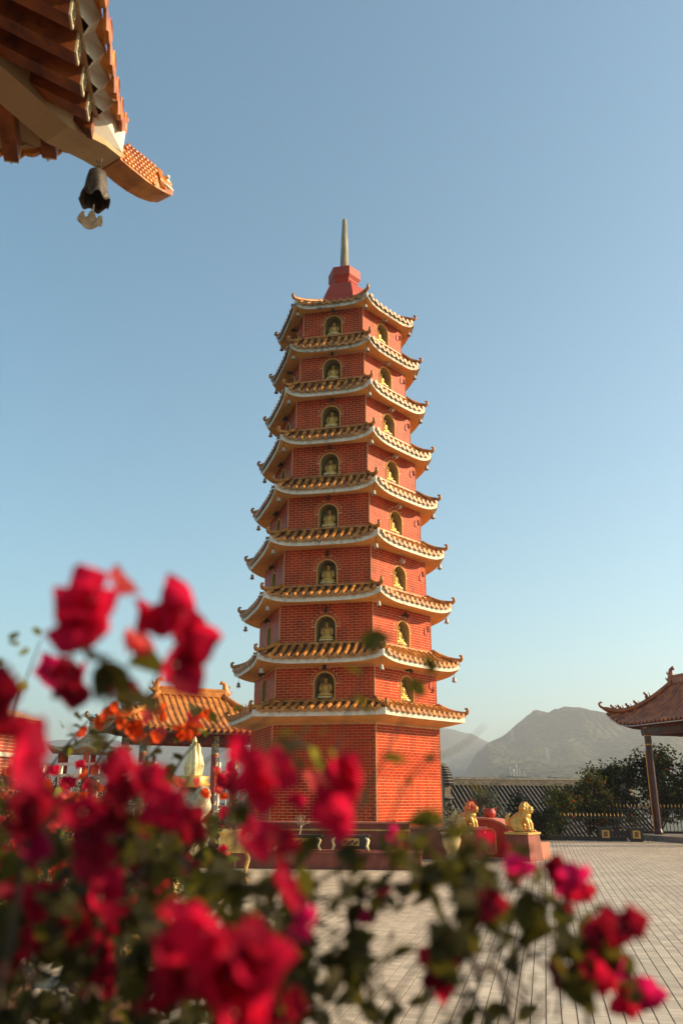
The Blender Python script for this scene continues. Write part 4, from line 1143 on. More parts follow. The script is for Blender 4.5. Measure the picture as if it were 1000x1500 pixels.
G['leaf_mid'] = leafmat('pot_shrub_leaf', (0.065, 0.075, 0.022), (0.18, 0.18, 0.03), .32, .45, .15, 6)
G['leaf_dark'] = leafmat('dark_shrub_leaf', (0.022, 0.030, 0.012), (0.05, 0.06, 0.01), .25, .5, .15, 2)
G['leaf_pale'] = leafmat('silvery_shrub_leaf', (0.24, 0.25, 0.15), (0.3, 0.3, 0.12), .3, .3, .1, 6)
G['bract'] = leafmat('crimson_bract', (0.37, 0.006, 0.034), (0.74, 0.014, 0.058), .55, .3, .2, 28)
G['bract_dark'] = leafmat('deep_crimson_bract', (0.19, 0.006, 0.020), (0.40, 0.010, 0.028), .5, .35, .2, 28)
G['bract_mag'] = leafmat('magenta_bract', (0.38, 0.008, 0.08), (0.70, 0.014, 0.12), .55, .3, .2, 28)
G['bract_pink'] = leafmat('coral_pink_bract', (0.62, 0.07, 0.07), (0.95, 0.14, 0.12), .6, .25, .2, 28)
G['bract_or'] = leafmat('orange_bract', (0.62, 0.075, 0.014), (0.95, 0.13, 0.016), .55, .3, .15, 28)
G['bract_mid'] = leafmat('orange_red_bract', (0.55, 0.050, 0.020), (0.85, 0.09, 0.03), .5, .3, .1, 8)
G['stem'] = mat('brown_stem', (0.07, 0.045, 0.028), 0.8, .3, 30, .3, 90)
G['bark'] = mat('shrub_bark', (0.13, 0.085, 0.05), 0.85, .3, 15, .4, 60)

def bract_mesh(name, mt, seed):
    rr = random.Random(seed); mb = MB()
    for k in range(3):
        n, m_ = 7, 6; vs = []
        az = 2*PI*k/3+rr.uniform(-.4, .4); tilt = rr.uniform(.15, 1.25); W = rr.uniform(.34, .48); ru = rr.uniform(.03, .08); ph = rr.uniform(0, 6)
        for i in range(n+1):
            t = i/n; wv = W*math.sin(PI*min(.985, .03+t**.75*.93))*1.0
            for j in range(m_+1):
                q = j/m_*2-1
                p = Vector((wv*q*(1+.12*math.sin(9*t+ph)), t*(.78+.1*math.sin(ph))-.02*q*q, 0)); z = .16*q*q*wv*2+.22*math.sin(PI*t*.9)*-.35+ru*math.sin(7*t+ph+2.5*q)
                p.z = z+.06*t
                p = Matrix.Rotation(tilt, 3, 'X') @ p; p = Matrix.Rotation(az, 3, 'Z') @ p
                vs.append(p)
        fs = [(i*(m_+1)+j, i*(m_+1)+j+1, (i+1)*(m_+1)+j+1, (i+1)*(m_+1)+j) for i in range(n) for j in range(m_)]
        mb.add(vs, fs)
    for k in range(2):
        a = 2*PI*k/3+.6+seed; mb.tube([(0, 0, 0), (.04*math.cos(a), .04*math.sin(a), .16), (.07*math.cos(a), .07*math.sin(a), .24)], [.015, .016, .018], 5)
        mb.ball((.07*math.cos(a), .07*math.sin(a), .245), (.022, .022, .01), 6, 4, mi=k)
    me = mb.mesh(name, [mt, M['fascia']], True); return me
BR = {key: [bract_mesh('bract_'+key, G[key], i*7+len(key)) for i in range(4)] for key in ('bract', 'bract_dark', 'bract_mag', 'bract_pink', 'bract_or')}
def leaf_me(mt, i):
    v, f = leaf_verts(1, .30+.04*i, .25, .12+.12*i, 6); return MB().add(v, f).mesh('leaf', mt, True)
LF = {k: [leaf_me(G[k], i) for i in range(3)] for k in ('leaf_fg', 'leaf_lit')}

def cloud(points, size, mt, name, parent, n=3, W=.3, jitter=.4):
    v0, f0 = leaf_verts(1, W, .2, .15, n)
    V0 = np.array([tuple(v) for v in v0]); k = len(V0); N = len(points)
    if N == 0: return
    out = np.empty((N*k, 3)); faces = []
    for i, p in enumerate(points):
        A = np.array(rnd_rot())*size*random.uniform(1-jitter, 1+jitter)
        out[i*k:(i+1)*k] = V0 @ A.T+np.array(tuple(p))
    me = bpy.data.meshes.new(name)
    F0 = np.array(f0); FF = (F0[None]+np.arange(N)[:, None, None]*k).reshape(-1, 4)
    me.from_pydata(out.tolist(), [], FF.tolist()); me.materials.append(mt); me.update()
    return inst(name, me, parent)
def flower_cloud(points, size, mt, name, parent):
    mb_v = []; mb_f = []
    for p in points:
        Rm = rnd_rot(); s = size*random.uniform(.7, 1.3)
        for k in range(3):
            A = Rm @ Matrix.Rotation(2*PI*k/3, 3, 'Z') @ Matrix.Rotation(.8, 3, 'X')
            v, f = QV
            n = len(mb_v); mb_v += [tuple(Vector(p)+A @ (q*s)) for q in v]; mb_f += [tuple(i+n for i in g) for g in f]
    if not mb_v: return
    me = bpy.data.meshes.new(name); me.from_pydata(mb_v, [], mb_f); me.materials.append(mt); return inst(name, me, parent)
QV = leaf_verts(.62, .36, .3, -.1, 3)

def shrub(base, r, h, lab, mt, leaf, nleaf, fl=0, fmt=None, fsize=.05, z0=.25, cat='shrub', name='shrub', group=None, clumps=9, trunk=.03, seedv=None, parent=None, density=.55):
    e = parent or empty(name, base); 
    if parent is None: tag(e, lab, cat, group)
    cl = []
    for i in range(clumps):
        a = random.uniform(0, 2*PI); q = random.uniform(.15, .80); t = random.random()
        cz = z0+(h-z0)*(.18+.68*t); rr = r*q*math.sin(PI*(.22+.62*t))
        cl.append((Vector((rr*math.cos(a), rr*math.sin(a), cz)), r*random.uniform(.28, .52)))
    st = MB(); st.tube([(0, 0, 0), (.02, .01, z0*.6), (0, 0, z0+.15*(h-z0))], [trunk*1.3, trunk, trunk*.9], 7)
    for c, cr in cl:
        mid = Vector((c.x*.4, c.y*.4, z0+(c.z-z0)*.45)); st.tube([(0, 0, z0*.7), mid, c, c+Vector((random.uniform(-.2, .2)*cr*2, random.uniform(-.2, .2)*cr*2, cr*.8))], [trunk*.7, trunk*.45, trunk*.28, trunk*.1], 5)
    st.build('stems', G['bark'], e)
    pts = []; fp = []
    tot = sum(c[1]**2 for c in cl)
    for c, cr in cl:
        m = int(nleaf*cr*cr/tot)
        for i in range(m):
            d = Vector((random.gauss(0, 1), random.gauss(0, 1), random.gauss(0, 1))).normalized(); q = cr*(random.random()**density)
            if noise.noise((c+d*q)*2.6/r+Vector((base[0], base[1], 0))) < -.18: continue
            pts.append(c+Vector((d.x*q, d.y*q, d.z*q*.85)))
        for i in range(int(fl*cr*cr/tot)):
            d = Vector((random.gauss(0, 1), random.gauss(0, 1)-.4, random.gauss(0, 1)+.5)).normalized(); fp.append(c+d*cr*random.uniform(.85, 1.1))
    o = cloud(pts, leaf, mt, 'foliage', e); o['kind'] = 'stuff'
    if fl:
        o = flower_cloud(fp, fsize, fmt or G['bract_mid'], 'blossoms', e)
        if o: o['kind'] = 'stuff'
    return e

def pot(e, r, h, mt, square=False):
    m = MB()
    if square: m.taper((0, 0, 0), (r*1.5, r*1.5), (r*1.9, r*1.9), h*.88); m.box((0, 0, h*.94), (r*2.1, r*2.1, h*.12)); m.build('pot', mt, e)
    else: m.lathe([(r*.62, 0), (r*.7, .02), (r*.95, h*.6), (r*.92, h*.86), (r*1.08, h*.9), (r*1.08, h), (r*.9, h), (r*.85, h*.85)], 20); m.build('pot', mt, e, smooth=True)

# shrubs along the far edge of the court
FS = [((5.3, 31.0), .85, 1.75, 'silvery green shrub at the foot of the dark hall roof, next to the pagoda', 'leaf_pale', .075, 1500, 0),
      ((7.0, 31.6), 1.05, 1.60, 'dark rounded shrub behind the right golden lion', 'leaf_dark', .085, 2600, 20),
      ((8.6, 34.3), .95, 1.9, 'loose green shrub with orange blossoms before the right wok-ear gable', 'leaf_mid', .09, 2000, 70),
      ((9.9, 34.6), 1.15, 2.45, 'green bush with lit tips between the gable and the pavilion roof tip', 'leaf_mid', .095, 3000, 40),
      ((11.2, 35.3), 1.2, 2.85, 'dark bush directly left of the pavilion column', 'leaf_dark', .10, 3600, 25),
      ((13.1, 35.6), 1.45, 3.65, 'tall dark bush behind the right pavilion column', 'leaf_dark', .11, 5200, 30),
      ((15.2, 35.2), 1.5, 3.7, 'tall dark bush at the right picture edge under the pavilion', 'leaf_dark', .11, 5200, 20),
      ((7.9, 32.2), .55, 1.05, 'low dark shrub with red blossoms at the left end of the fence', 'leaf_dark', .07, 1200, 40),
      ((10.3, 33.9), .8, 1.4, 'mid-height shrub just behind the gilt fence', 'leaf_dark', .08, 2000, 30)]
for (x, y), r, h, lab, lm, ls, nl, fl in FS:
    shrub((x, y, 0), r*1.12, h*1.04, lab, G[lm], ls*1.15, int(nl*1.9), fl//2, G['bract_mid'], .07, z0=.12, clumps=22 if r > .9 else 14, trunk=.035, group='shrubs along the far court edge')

# fence with gilt spear tips
def make_fence():
    bar = MB().box((0, 0, .5), (.022, .022, 1.0)).mesh('picket', M['dark_metal'])
    tip = MB(); tip.lathe([(.010, .99), (.024, 1.03), (.020, 1.07), (.002, 1.15)], 5); tip.box((0, 0, .60), (.032, .032, .035)); tip.box((0, 0, .20), (.03, .03, .05)); tip = tip.mesh('gilt_tip', mat('dull_gilt', (.34, .20, .06), .5, .2, 20, metal=.3))
    for (A, B, h, lab, zb) in ((Vector((4.9, 32.72, 0)), Vector((10.3, 31.45, 0)), .82, 'lower dark iron fence with small gilt tips along the court edge', 0), (Vector((10.45, 33.75, 0)), Vector((17.2, 32.7, 0)), .98, 'taller dark iron fence with gilt spear tips behind the pavilion column', .12)):
        d = (B-A); Ln = d.length; e = empty('iron_fence', A, math.atan2(d.y, d.x)); tag(e, lab, 'fence', 'iron fences at the far court edge')
        for z in (.12, .62*h, .93*h):
            m = MB(); m.box((Ln/2, 0, z*1.0+zb), (Ln, .03, .035)); m.build('rail', M['dark_metal'], e)
        m = MB(); m.box((Ln/2, .10, .06+zb/2), (Ln, .30, .12+zb)); m.build('kerb', mat('dark_kerb', (.06, .05, .042), .8, .2, 4), e)
        n = int(Ln/.135)
        for i in range(n):
            p = inst('picket', bar, e, ((i+.5)*Ln/n, 0, zb), scale=(1, 1, h)); inst('gilt_tip', tip, p)
make_fence()
clay0 = mat('brown_emblem', (.20, .09, .03), .6)
for (u, v, lab) in ((890, 1226, 'dark box planter with gold square emblem, left of the pavilion step'), (935, 1227, 'dark box planter with gold emblem beside the pavilion step')):
    g = at(u, v, 31.6 if u < 900 else 31.2); e = empty('box_planter', (g.x, g.y, 0), GY); tag(e, lab, 'planter', 'box planters before the fence')
    m = MB(); m.taper((0, 0, 0), (.40, .40), (.48, .48), .42); m.box((0, 0, .44), (.54, .54, .05)); m.build('box', M['dark_metal'], e)
    m = MB(); m.box((0, -.235, .24), (.26, .02, .26)); pn = m.build('emblem', yel, e)
    m = MB(); m.box((0, -.248, .24), (.13, .008, .17)); m.build('emblem_figure', clay0, pn)
    shrub((0, 0, 0), .35, .95, '', G['leaf_dark'], .06, 500, 12, G['bract_mid'], .05, z0=.45, clumps=7, trunk=.015, parent=e)
# stone lantern among the shrubs
e = empty('stone_lantern', at(766, 1190, 33.4)*1.0, GY); e.location.z = 0; tag(e, 'small stone lantern top rising from the dark rounded shrub', 'lantern')
lg = mat('lantern_stone', (.20, .16, .11), .8, .25, 8, .3, 40)
m = MB(); m.lathe([(.22, 0), (.22, .12), (.11, .18), (.10, .95), (.18, 1.02), (.18, 1.06)], 8); m.build('shaft', lg, e)
m = MB(); m.lathe([(.13, 1.06), (.13, 1.30)], 6); m.build('light_box', lg, e)
m = MB(); m.lathe([(.30, 1.30), (.27, 1.34), (.12, 1.46), (.05, 1.50), (.075, 1.57), (.05, 1.63), (.01, 1.68)], 6); m.build('roof', lg, e)

# ---- plants round the pagoda foot
cream = mat('cream_glaze', (.66, .50, .24), .35, .15, 8, .1, 30, coat=.3)
yglaze = mat('yellow_glaze', (.66, .42, .12), .35, .2, 8, .2, 30, coat=.3, col2=(.45, .24, .05))
e = empty('potted_shrub', (2.78, 21.9, 0), .2); tag(e, 'tall cream pot with frothy white-flowering shrub left of the lions', 'potted plant')
m = MB(); m.lathe([(.20, 0), (.22, .03), (.13, .12), (.12, .2), (.2, .34), (.25, .5), (.22, .6), (.27, .64), (.27, .68), (.2, .68)], 20); m.build('pot', cream, e, smooth=True)
shrub((0, 0, 0), .52, 1.26, '', G['leaf_pale'], .035, 1900, 60, M['fascia'], .035, z0=.62, clumps=12, trunk=.014, parent=e, density=.8)
e = empty('bonsai', (-.95, 20.05, .66)); tag(e, 'leafless pale bonsai twigs growing in the left trough planter', 'bonsai')
m = MB()
def twig(p, d, L, r, dep):
    q = p+d*L; m.tube([p, (p+q)/2+Vector((random.uniform(-1, 1), random.uniform(-1, 1), random.uniform(-.5, 1)))*L*.12, q], [r, r*.8, r*.6], 4)
    if dep:
        for i in range(3):
            dd = (d+Vector((random.uniform(-1, 1), random.uniform(-1, 1), random.uniform(-.35, .7)))*.95).normalized(); twig(q, dd, L*random.uniform(.6, .8), r*.6, dep-1)
twig(Vector((0, 0, 0)), Vector((.25, 0, 1)).normalized(), .17, .018, 4)
m.build('branches', mat('pale_twig', (.42, .32, .20), .7, .2, 20), e)
e = empty('potted_shrub', (1.35, 21.0, .0)); tag(e, 'small low reddish shrub in a clay pot at the right end of the parapet', 'potted plant')
pot(e, .2, .62, redwall); shrub((0, 0, 0), .26, .98, '', G['leaf_dark'], .04, 500, 20, G['bract_mid'], .03, z0=.6, clumps=7, trunk=.01, parent=e)

# yellow glazed stands
def stand(p, lab, h=.95, s=1.0):
    e = empty('planter_stand', p, .1); tag(e, lab, 'planter', 'yellow glazed planters on curved stands')
    m = MB(); m.taper((0, 0, h*.62), (.46*s, .40*s), (.58*s, .5*s), h*.32); m.box((0, 0, h*.955), (.64*s, .56*s, .05)); m.build('trough', yglaze, e)
    m = MB(); m.box((0, 0, h*.59), (.5*s, .44*s, .05)); m.build('stand_top', yglaze, e)
    for sx in (-1, 1):
        for sy in (-1, 1):
            m = MB(); m.tube([(sx*.2*s, sy*.17*s, h*.58), (sx*.27*s, sy*.22*s, h*.46), (sx*.23*s, sy*.19*s, h*.28), (sx*.20*s, sy*.17*s, h*.12), (sx*.26*s, sy*.21*s, .02)], [.035, .04, .032, .03, .038], 6); m.build('curved_leg', yglaze, e, smooth=True)
    return e
st1 = stand((-2.0, 16.6, 0), 'yellow glazed trough on curved legs with orange blossoms, left of the plinth wall')
shrub((0, 0, 0), .55, 1.55, '', G['leaf_mid'], .05, 900, 45, G['bract_or'], .055, z0=.92, clumps=10, trunk=.014, parent=st1)
st2 = stand((-2.6, 12.6, 0), 'square yellow glazed trough low in the picture among the bush shadows', .75)
shrub((0, 0, 0), .55, 1.35, '', G['leaf_mid'], .045, 900, 30, G['bract_or'], .045, z0=.75, clumps=10, trunk=.014, parent=st2)

# ---- gilded sculpture in the garden
e = empty('gilded_sculpture', (-3.15, 18.2, 0)); tag(e, 'tall gilded sculpture of upright rounded lobes on a pale rock pedestal', 'sculpture')
m = MB(); 
for (x, y, z0_, z1_, r) in ((0, 0, 1.9, 2.76, .10), (-.12, .02, 1.9, 2.60, .085), (.13, 0, 1.9, 2.62, .085), (-.2, .05, 1.9, 2.38, .07), (.21, .04, 1.9, 2.42, .07), (.05, -.1, 1.9, 2.5, .075), (-.07, -.1, 1.9, 2.46, .07)):
    x *= .72; r *= .72; m.tube([(x*.9, y, z0_), (x*1.15, y, (z0_+z1_)/2), (x, y, z1_-.1), (x*.9, y, z1_)], [r, r*1.1, r*.7, .012], 10)
me = blob('lobes', m, .016, M['palegold'], 1); inst('lobes', me, e)
m = MB(); m.lathe([(.3, 1.70), (.36, 1.76), (.30, 1.84), (.34, 1.92), (.2, 1.95)], 24, fn=lambda r, z, a, k: (r*(1+.06*abs(math.sin(5*a))), z)); m.build('lotus_base', M['gold'], e, smooth=True)
m = MB()
for i in range(26): m.ball((random.uniform(-.28, .28), random.uniform(-.28, .28), random.uniform(.2, 1.6)), random.uniform(.16, .30), 8, 6)
inst('rockwork', blob('rockwork', m, .05, mat('pale_rockwork', (.50, .42, .28), .8, .3, 6, .5, 30), 1), e)

# ---- brick gatehouse edge, far left
e = empty('brick_gatehouse', (-9.9, 20.6, 0), R_(-8)); tag(e, 'brick gatehouse with yellow eave behind the flowers at the left edge', 'building')
bm2 = bpy.data.materials.new('small_brickwork'); bm2.use_nodes = True; t_ = bm2.node_tree; bt = t_.nodes.new('ShaderNodeTexBrick'); tc = t_.nodes.new('ShaderNodeTexCoord'); mp = t_.nodes.new('ShaderNodeMapping'); mp.inputs['Rotation'].default_value = (PI/2, 0, 0)
bt.inputs['Color1'].default_value = (.42, .06, .025, 1); bt.inputs['Color2'].default_value = (.50, .09, .035, 1); bt.inputs['Mortar'].default_value = (.6, .42, .33, 1); bt.inputs['Scale'].default_value = 1; bt.inputs['Brick Width'].default_value = .245; bt.inputs['Row Height'].default_value = .078; bt.inputs['Mortar Size'].default_value = .008
t_.links.new(tc.outputs['Object'], mp.inputs[0]); t_.links.new(mp.outputs[0], bt.inputs['Vector']); t_.links.new(bt.outputs['Color'], t_.nodes['Principled BSDF'].inputs['Base Color'])
m = MB(); m.box((0, 0, 1.6), (3.6, 1.6, 3.2)); m.build('wall', bm2, e)
m = MB(); m.box((0, 0, 2.45), (3.75, 1.75, .10)); m.build('stone_band', M['fascia'], e)
m = MB(); m.taper((0, 0, 3.2), (4.0, 2.0), (4.2, 2.2), .10); m.taper((0, 0, 3.3), (4.3, 2.3), (3.4, 1.3), .22); r_ = m.build('roof', yglaze, e)
for i in range(18):
    q = MB(); x = -2.2+i*.26; x *= .92; q.tube([(x, -1.19, 3.33), (x*.9, -.9, 3.44), (x*.8, -.66, 3.53)], .05, 6); q.build('tile_row', yglaze, r_)
m = MB(); m.box((1.0, -.81, 1.3), (.9, .05, 1.2)); wn_ = m.build('window', M['dark_metal'], e); m = MB(); m.box((1.0, -.85, .66), (1.1, .12, .08)); m.build('sill', M['fascia'], wn_)

# ---- small kiosk with a curved pale roof and railing
c = at(135, 1108, 24.5); e = empty('garden_kiosk', (c.x, c.y, 0), R_(-20)); tag(e, 'garden kiosk with pale curved roof and round knob behind the flowers', 'kiosk')
zr_ = c.z
tan_r = mat('pale_tan_roof', (.50, .37, .20), .55, .2, 5, .2, 30, col2=(.30, .2, .1))
m = MB(); rs = []
for q in range(8):
    t = q/7; rr = 1.05*(1-t)+.10*t; z = zr_+.02+.55*t**1.9; rs.append([Vector((rr*math.cos(a)*(1+.22*(1-t)**2*(i % 2 == 0)), rr*math.sin(a)*(1+.22*(1-t)**2*(i % 2 == 0)), z+.16*(1-t)**3*(i % 2 == 0))) for i, a in enumerate([2*PI*i/12 for i in range(12)])])
m.rings(rs); r_ = m.build('roof', tan_r, e)
for i in range(0, 12, 2):
    a = 2*PI*i/12; q = MB(); q.tube([rs[k][i]+Vector((0, 0, .03)) for k in range(8)], [.04]*8, 6); q.build('roof_rib', tan_r, r_)
m = MB(); m.lathe([(.1, zr_+.55), (.06, zr_+.62), (.13, zr_+.70), (.13, zr_+.78), (.04, zr_+.88), (.01, zr_+.94)], 12); m.build('knob', tan_r, e, smooth=True)
for i in range(6):
    a = 2*PI*i/6; m = MB(); m.lathe([(.08, 0), (.08, zr_+.1)], 10, c=(.85*math.cos(a), .85*math.sin(a), 0)); m.build('post', M['red_paint'], e)
rl = at(120, 1122, 22.5); e = empty('white_railing', (rl.x, rl.y, 0), R_(-14)); tag(e, 'white painted railing in front of the kiosk', 'railing')
for z in (.0, -.28): 
    m = MB(); m.box((0, 0, rl.z+z), (4.4, .07, .07)); m.build('rail', M['fascia'], e)
for i in range(9): m = MB(); m.box((-2.2+.55*i, 0, (rl.z)/2), (.08, .08, rl.z)); m.build('post', M['fascia'], e)

# ---- potted shrubs in the left garden
LP = [((-3.9, 14.2), .75, 1.75, 'leaf_mid', 60), ((-2.9, 14.0), .6, 1.45, 'leaf_mid', 60), ((-4.6, 11.8), .8, 1.7, 'leaf_mid', 50), ((-3.4, 10.4), .7, 1.5, 'leaf_mid', 70),
      ((-2.5, 9.6), .6, 1.25, 'leaf_mid', 50), ((-3.2, 8.0), .65, 1.35, 'leaf_mid', 60), ((-1.9, 8.2), .5, 1.05, 'leaf_mid', 35), ((-2.4, 6.4), .6, 1.35, 'leaf_mid', 50), ((-1.5, 6.1), .5, 1.15, 'leaf_mid', 40), ((-5.6, 14.5), .9, 1.9, 'leaf_dark', 40),
      ((-5.4, 17.5), 1.0, 1.9, 'leaf_dark', 20), ((-4.2, 17.8), .8, 1.9, 'leaf_pale', 10), ((-6.8, 18.5), 1.1, 2.0, 'leaf_dark', 10)]
PLL = ['bushy orange-flowering shrub in a dark pot right of the gilded sculpture base', 'rounder orange-flowering potted shrub nearest the yellow trough', 'wide potted shrub with orange blossoms at the left picture edge',
       'leafy potted shrub with many red orange blossoms below the sculpture', 'small potted shrub with orange blossoms in the shade of the bush', 'potted shrub showing bright blossoms through the left bougainvillea leaves',
       'little potted shrub low beside the yellow trough', 'near potted shrub behind the crimson flowers', 'nearest small potted shrub with pale lit leaves', 'dark tall shrub at the left edge below the gatehouse', 'dark shrub in front of the gatehouse wall', 'silvery shrub at the foot of the gilded sculpture', 'dark shrub at the far left, under the brick wall']
clay = mat('brown_clay_pot', (.16, .07, .035), .6, .3, 6, .2, 30)
for i, ((x, y), r, h, lm, fl) in enumerate(LP):
    e = empty('potted_shrub', (x, y, 0), random.uniform(0, 6)); tag(e, PLL[i], 'potted plant', 'potted shrubs in the left garden')
    pot(e, .26, .42, clay if i % 3 else yglaze, False)
    shrub((x, y, 0), r, h, '', G[lm], .055 if y > 9 else .042, 1900, fl, G['bract_or'] if i % 2 else G['bract_mid'], .05, z0=.42, clumps=14, trunk=.018, parent=e)

# ================================================================== FOREGROUND BOUGAINVILLEA
random.seed(21)
def smooth_path(pts, n=6):
    out = []
    P = [pts[0]]+list(pts)+[pts[-1]]
    for i in range(1, len(P)-2):
        for k in range(n):
            t = k/n; a, b, c, d = P[i-1], P[i], P[i+1], P[i+2]
            out.append(.5*((2*b)+(c-a)*t+(2*a-5*b+4*c-d)*t*t+(3*b-a-3*c+d)*t**3))
    out.append(P[-2]); return out
class Bush:
    def __init__(s, name, root, lab, grp=None):
        s.e = empty(name, root); s.o = Vector(root); tag(s.e, lab, 'bougainvillea', grp); s.nl = 0; s.extra = []; s.nb = 0
    def stem(s, pix, d, r0=.0035, r1=.0012, leaves=0, ls=.035, lm='leaf_fg', parent=None, noroot=True):
        pts = [atd(u, v, d if not hasattr(d, '__len__') else d[i]) for i, (u, v) in enumerate(pix)]
        if not noroot:
            a = pts[0]; pts = [s.o+Vector((random.uniform(-.05, .05), random.uniform(-.05, .05), 0)), Vector((s.o.x*.6+a.x*.4, s.o.y*.6+a.y*.4, a.z*.55))]+pts
        p = smooth_path([q-s.o for q in pts]); n = len(p)
        rad = [r0+(r1-r0)*i/(n-1) for i in range(n)]
        st = MB(); st.tube(p, rad, 6); so_ = st.build('stem', G['stem'], s.e, smooth=True)
        for i in range(leaves):
            q = random.uniform(.25 if not noroot else .02, 1); k = min(n-2, int(q*(n-1))); s.leaf(p[k].lerp(p[k+1], random.random())+s.o, ls*random.uniform(.7, 1.3), lm)
        return [q+s.o for q in p]
    def leaf(s, p, size, lm='leaf_fg', rot=None):
        if s.nl >= 290: s.extra.append((p, size)); return
        s.nl += 1
        o = inst('leaf', random.choice(LF[lm]), s.e, Vector(p)-s.o, (rot or rnd_rot()).to_euler(), (size, size, size))
    def bract(s, p, size, key='bract', toward=True):
        me = random.choice(BR[key]); s.nb += 1
        d = (Vector((0, 0, EYE))-Vector(p)).normalized()+Vector((random.uniform(-.8, .8), random.uniform(-.3, .6), random.uniform(-.35, .9)))
        q = d.to_track_quat('Z', 'Y').to_matrix() @ Matrix.Rotation(random.uniform(0, 6.28), 3, 'Z')
        inst('bract', me, s.e, Vector(p)-s.o, q.to_euler(), (size, size, size))
    def px_flower(s, u, v, wpx, d, key='bract', n=1, spread=.35, from_=None):
        size = wpx/F_PX*d*1.0
        for i in range(n):
            p = atd(u+random.uniform(-1, 1)*wpx*spread*(n > 1), v+random.uniform(-1, 1)*wpx*spread*(n > 1), d*random.uniform(.97, 1.04))
            s.bract(p, size*(1 if n == 1 else random.uniform(.7, .95)), key)
            if from_ is not None:
                st = MB(); a = from_-s.o; b = p-s.o; st.tube([a, (a+b)/2+Vector((0, 0, .008)), b], [.0012, .001, .0008], 5); st.build('stem', G['stem'], s.e)
    def finish(s):
        if s.extra:
            v0, f0 = leaf_verts(1, .32, .25, .15, 4); mb = MB()
            for p, sz in s.extra:
                A = rnd_rot(); mb.add([A @ (q*sz)+Vector(p)-s.o for q in v0], f0)
            mb.build('leaf_mass', G['leaf_fg'], s.e, smooth=True, kind='stuff')

# -- left bush : tall flowering shoots
B1 = Bush('bougainvillea_bush', (-.55, 1.15, 0), 'near blurred bougainvillea with large crimson flowers at the left, tallest of the near bushes')
j1 = B1.stem([(60, 1420), (120, 1250), (150, 1120), (160, 1030), (150, 960)], [.75, .7, .66, .64, .62], .004, .0012, 10, .035, noroot=False)
j2 = B1.stem([(120, 1400), (190, 1230), (215, 1110), (222, 1020), (250, 960)], [.78, .74, .70, .68, .66], .004, .0012, 10, .035, noroot=False)
j3 = B1.stem([(20, 1380), (10, 1200), (25, 1080)], [.6, .56, .55], .004, .0015, 4, .035, noroot=False)
j4 = B1.stem([(150, 1400), (240, 1280), (330, 1200), (390, 1140), (440, 1080)], [.80, .74, .68, .66, .66], .004, .001, 12, .03, noroot=False)
j5 = B1.stem([(250, 1420), (420, 1290), (500, 1180), (520, 1110)], [.78, .72, .66, .66], .0035, .001, 8, .03, noroot=False)
j6 = B1.stem([(-20, 1300), (10, 1100), (40, 1000), (62, 940)], [1.15, 1.1, 1.08, 1.08], .003, .0008, 3, .03, noroot=False)
for (u, v, wv, d, key, n) in ((118, 905, 100, .62, 'bract', 2), (140, 880, 80, .62, 'bract', 1), (172, 858, 46, .62, 'bract_pink', 1), (258, 925, 100, .64, 'bract', 2), (262, 970, 95, .64, 'bract', 2), (228, 905, 50, .65, 'bract', 1), (195, 940, 52, .66, 'bract_pink', 2),
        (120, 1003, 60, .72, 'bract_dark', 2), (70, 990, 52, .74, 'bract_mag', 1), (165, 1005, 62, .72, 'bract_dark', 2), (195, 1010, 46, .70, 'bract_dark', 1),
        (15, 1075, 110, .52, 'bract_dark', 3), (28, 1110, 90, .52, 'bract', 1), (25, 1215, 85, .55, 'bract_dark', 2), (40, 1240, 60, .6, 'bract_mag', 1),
        (180, 1145, 75, .64, 'bract', 1), (165, 1180, 70, .64, 'bract_dark', 2), (240, 1178, 78, .62, 'bract', 2), (215, 1150, 50, .66, 'bract', 1), (352, 1118, 66, .64, 'bract', 2), (395, 1150, 66, .64, 'bract', 2), (350, 1150, 45, .66, 'bract_dark', 1), (508, 1168, 84, .62, 'bract', 3), (505, 1195, 55, .62, 'bract', 1), (455, 1150, 26, .8, 'bract_pink', 2), (440, 1165, 28, .8, 'bract', 1),
        (300, 1390, 100, .50, 'bract', 2), (340, 1430, 130, .48, 'bract', 4), (285, 1440, 90, .5, 'bract', 2), (390, 1400, 90, .5, 'bract_dark', 2), (350, 1490, 110, .5, 'bract', 3), (265, 1360, 70, .52, 'bract', 2), (420, 1312, 60, .6, 'bract', 1), (452, 1364, 40, .6, 'bract_mag', 2), (410, 1480, 60, .52, 'bract_dark', 2), (140, 1250, 55, .62, 'bract_dark', 1), (60, 1350, 30, .9, 'bract_dark', 1), (250, 1470, 70, .5, 'bract_dark', 1)):
    B1.px_flower(u, v, wv, d, key, n)
for i in range(30):
    u = random.uniform(-10, 440); v = random.uniform(1190, 1500)
    if u > 200 and v > 1330 and u < 440: continue
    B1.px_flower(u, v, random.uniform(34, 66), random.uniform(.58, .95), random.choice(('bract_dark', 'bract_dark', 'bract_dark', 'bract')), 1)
# yellowish young leaves at the top left
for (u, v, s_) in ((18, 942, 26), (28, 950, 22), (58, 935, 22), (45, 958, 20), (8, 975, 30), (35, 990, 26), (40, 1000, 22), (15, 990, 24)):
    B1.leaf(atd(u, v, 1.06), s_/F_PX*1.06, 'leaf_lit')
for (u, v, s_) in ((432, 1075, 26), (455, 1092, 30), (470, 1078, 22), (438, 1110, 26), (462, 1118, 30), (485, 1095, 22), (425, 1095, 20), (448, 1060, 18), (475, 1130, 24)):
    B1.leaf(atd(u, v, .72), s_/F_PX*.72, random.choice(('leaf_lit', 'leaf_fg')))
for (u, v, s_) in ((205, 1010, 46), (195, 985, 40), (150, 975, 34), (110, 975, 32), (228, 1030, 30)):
    B1.leaf(atd(u, v, .68), s_/F_PX*.68, 'leaf_fg')
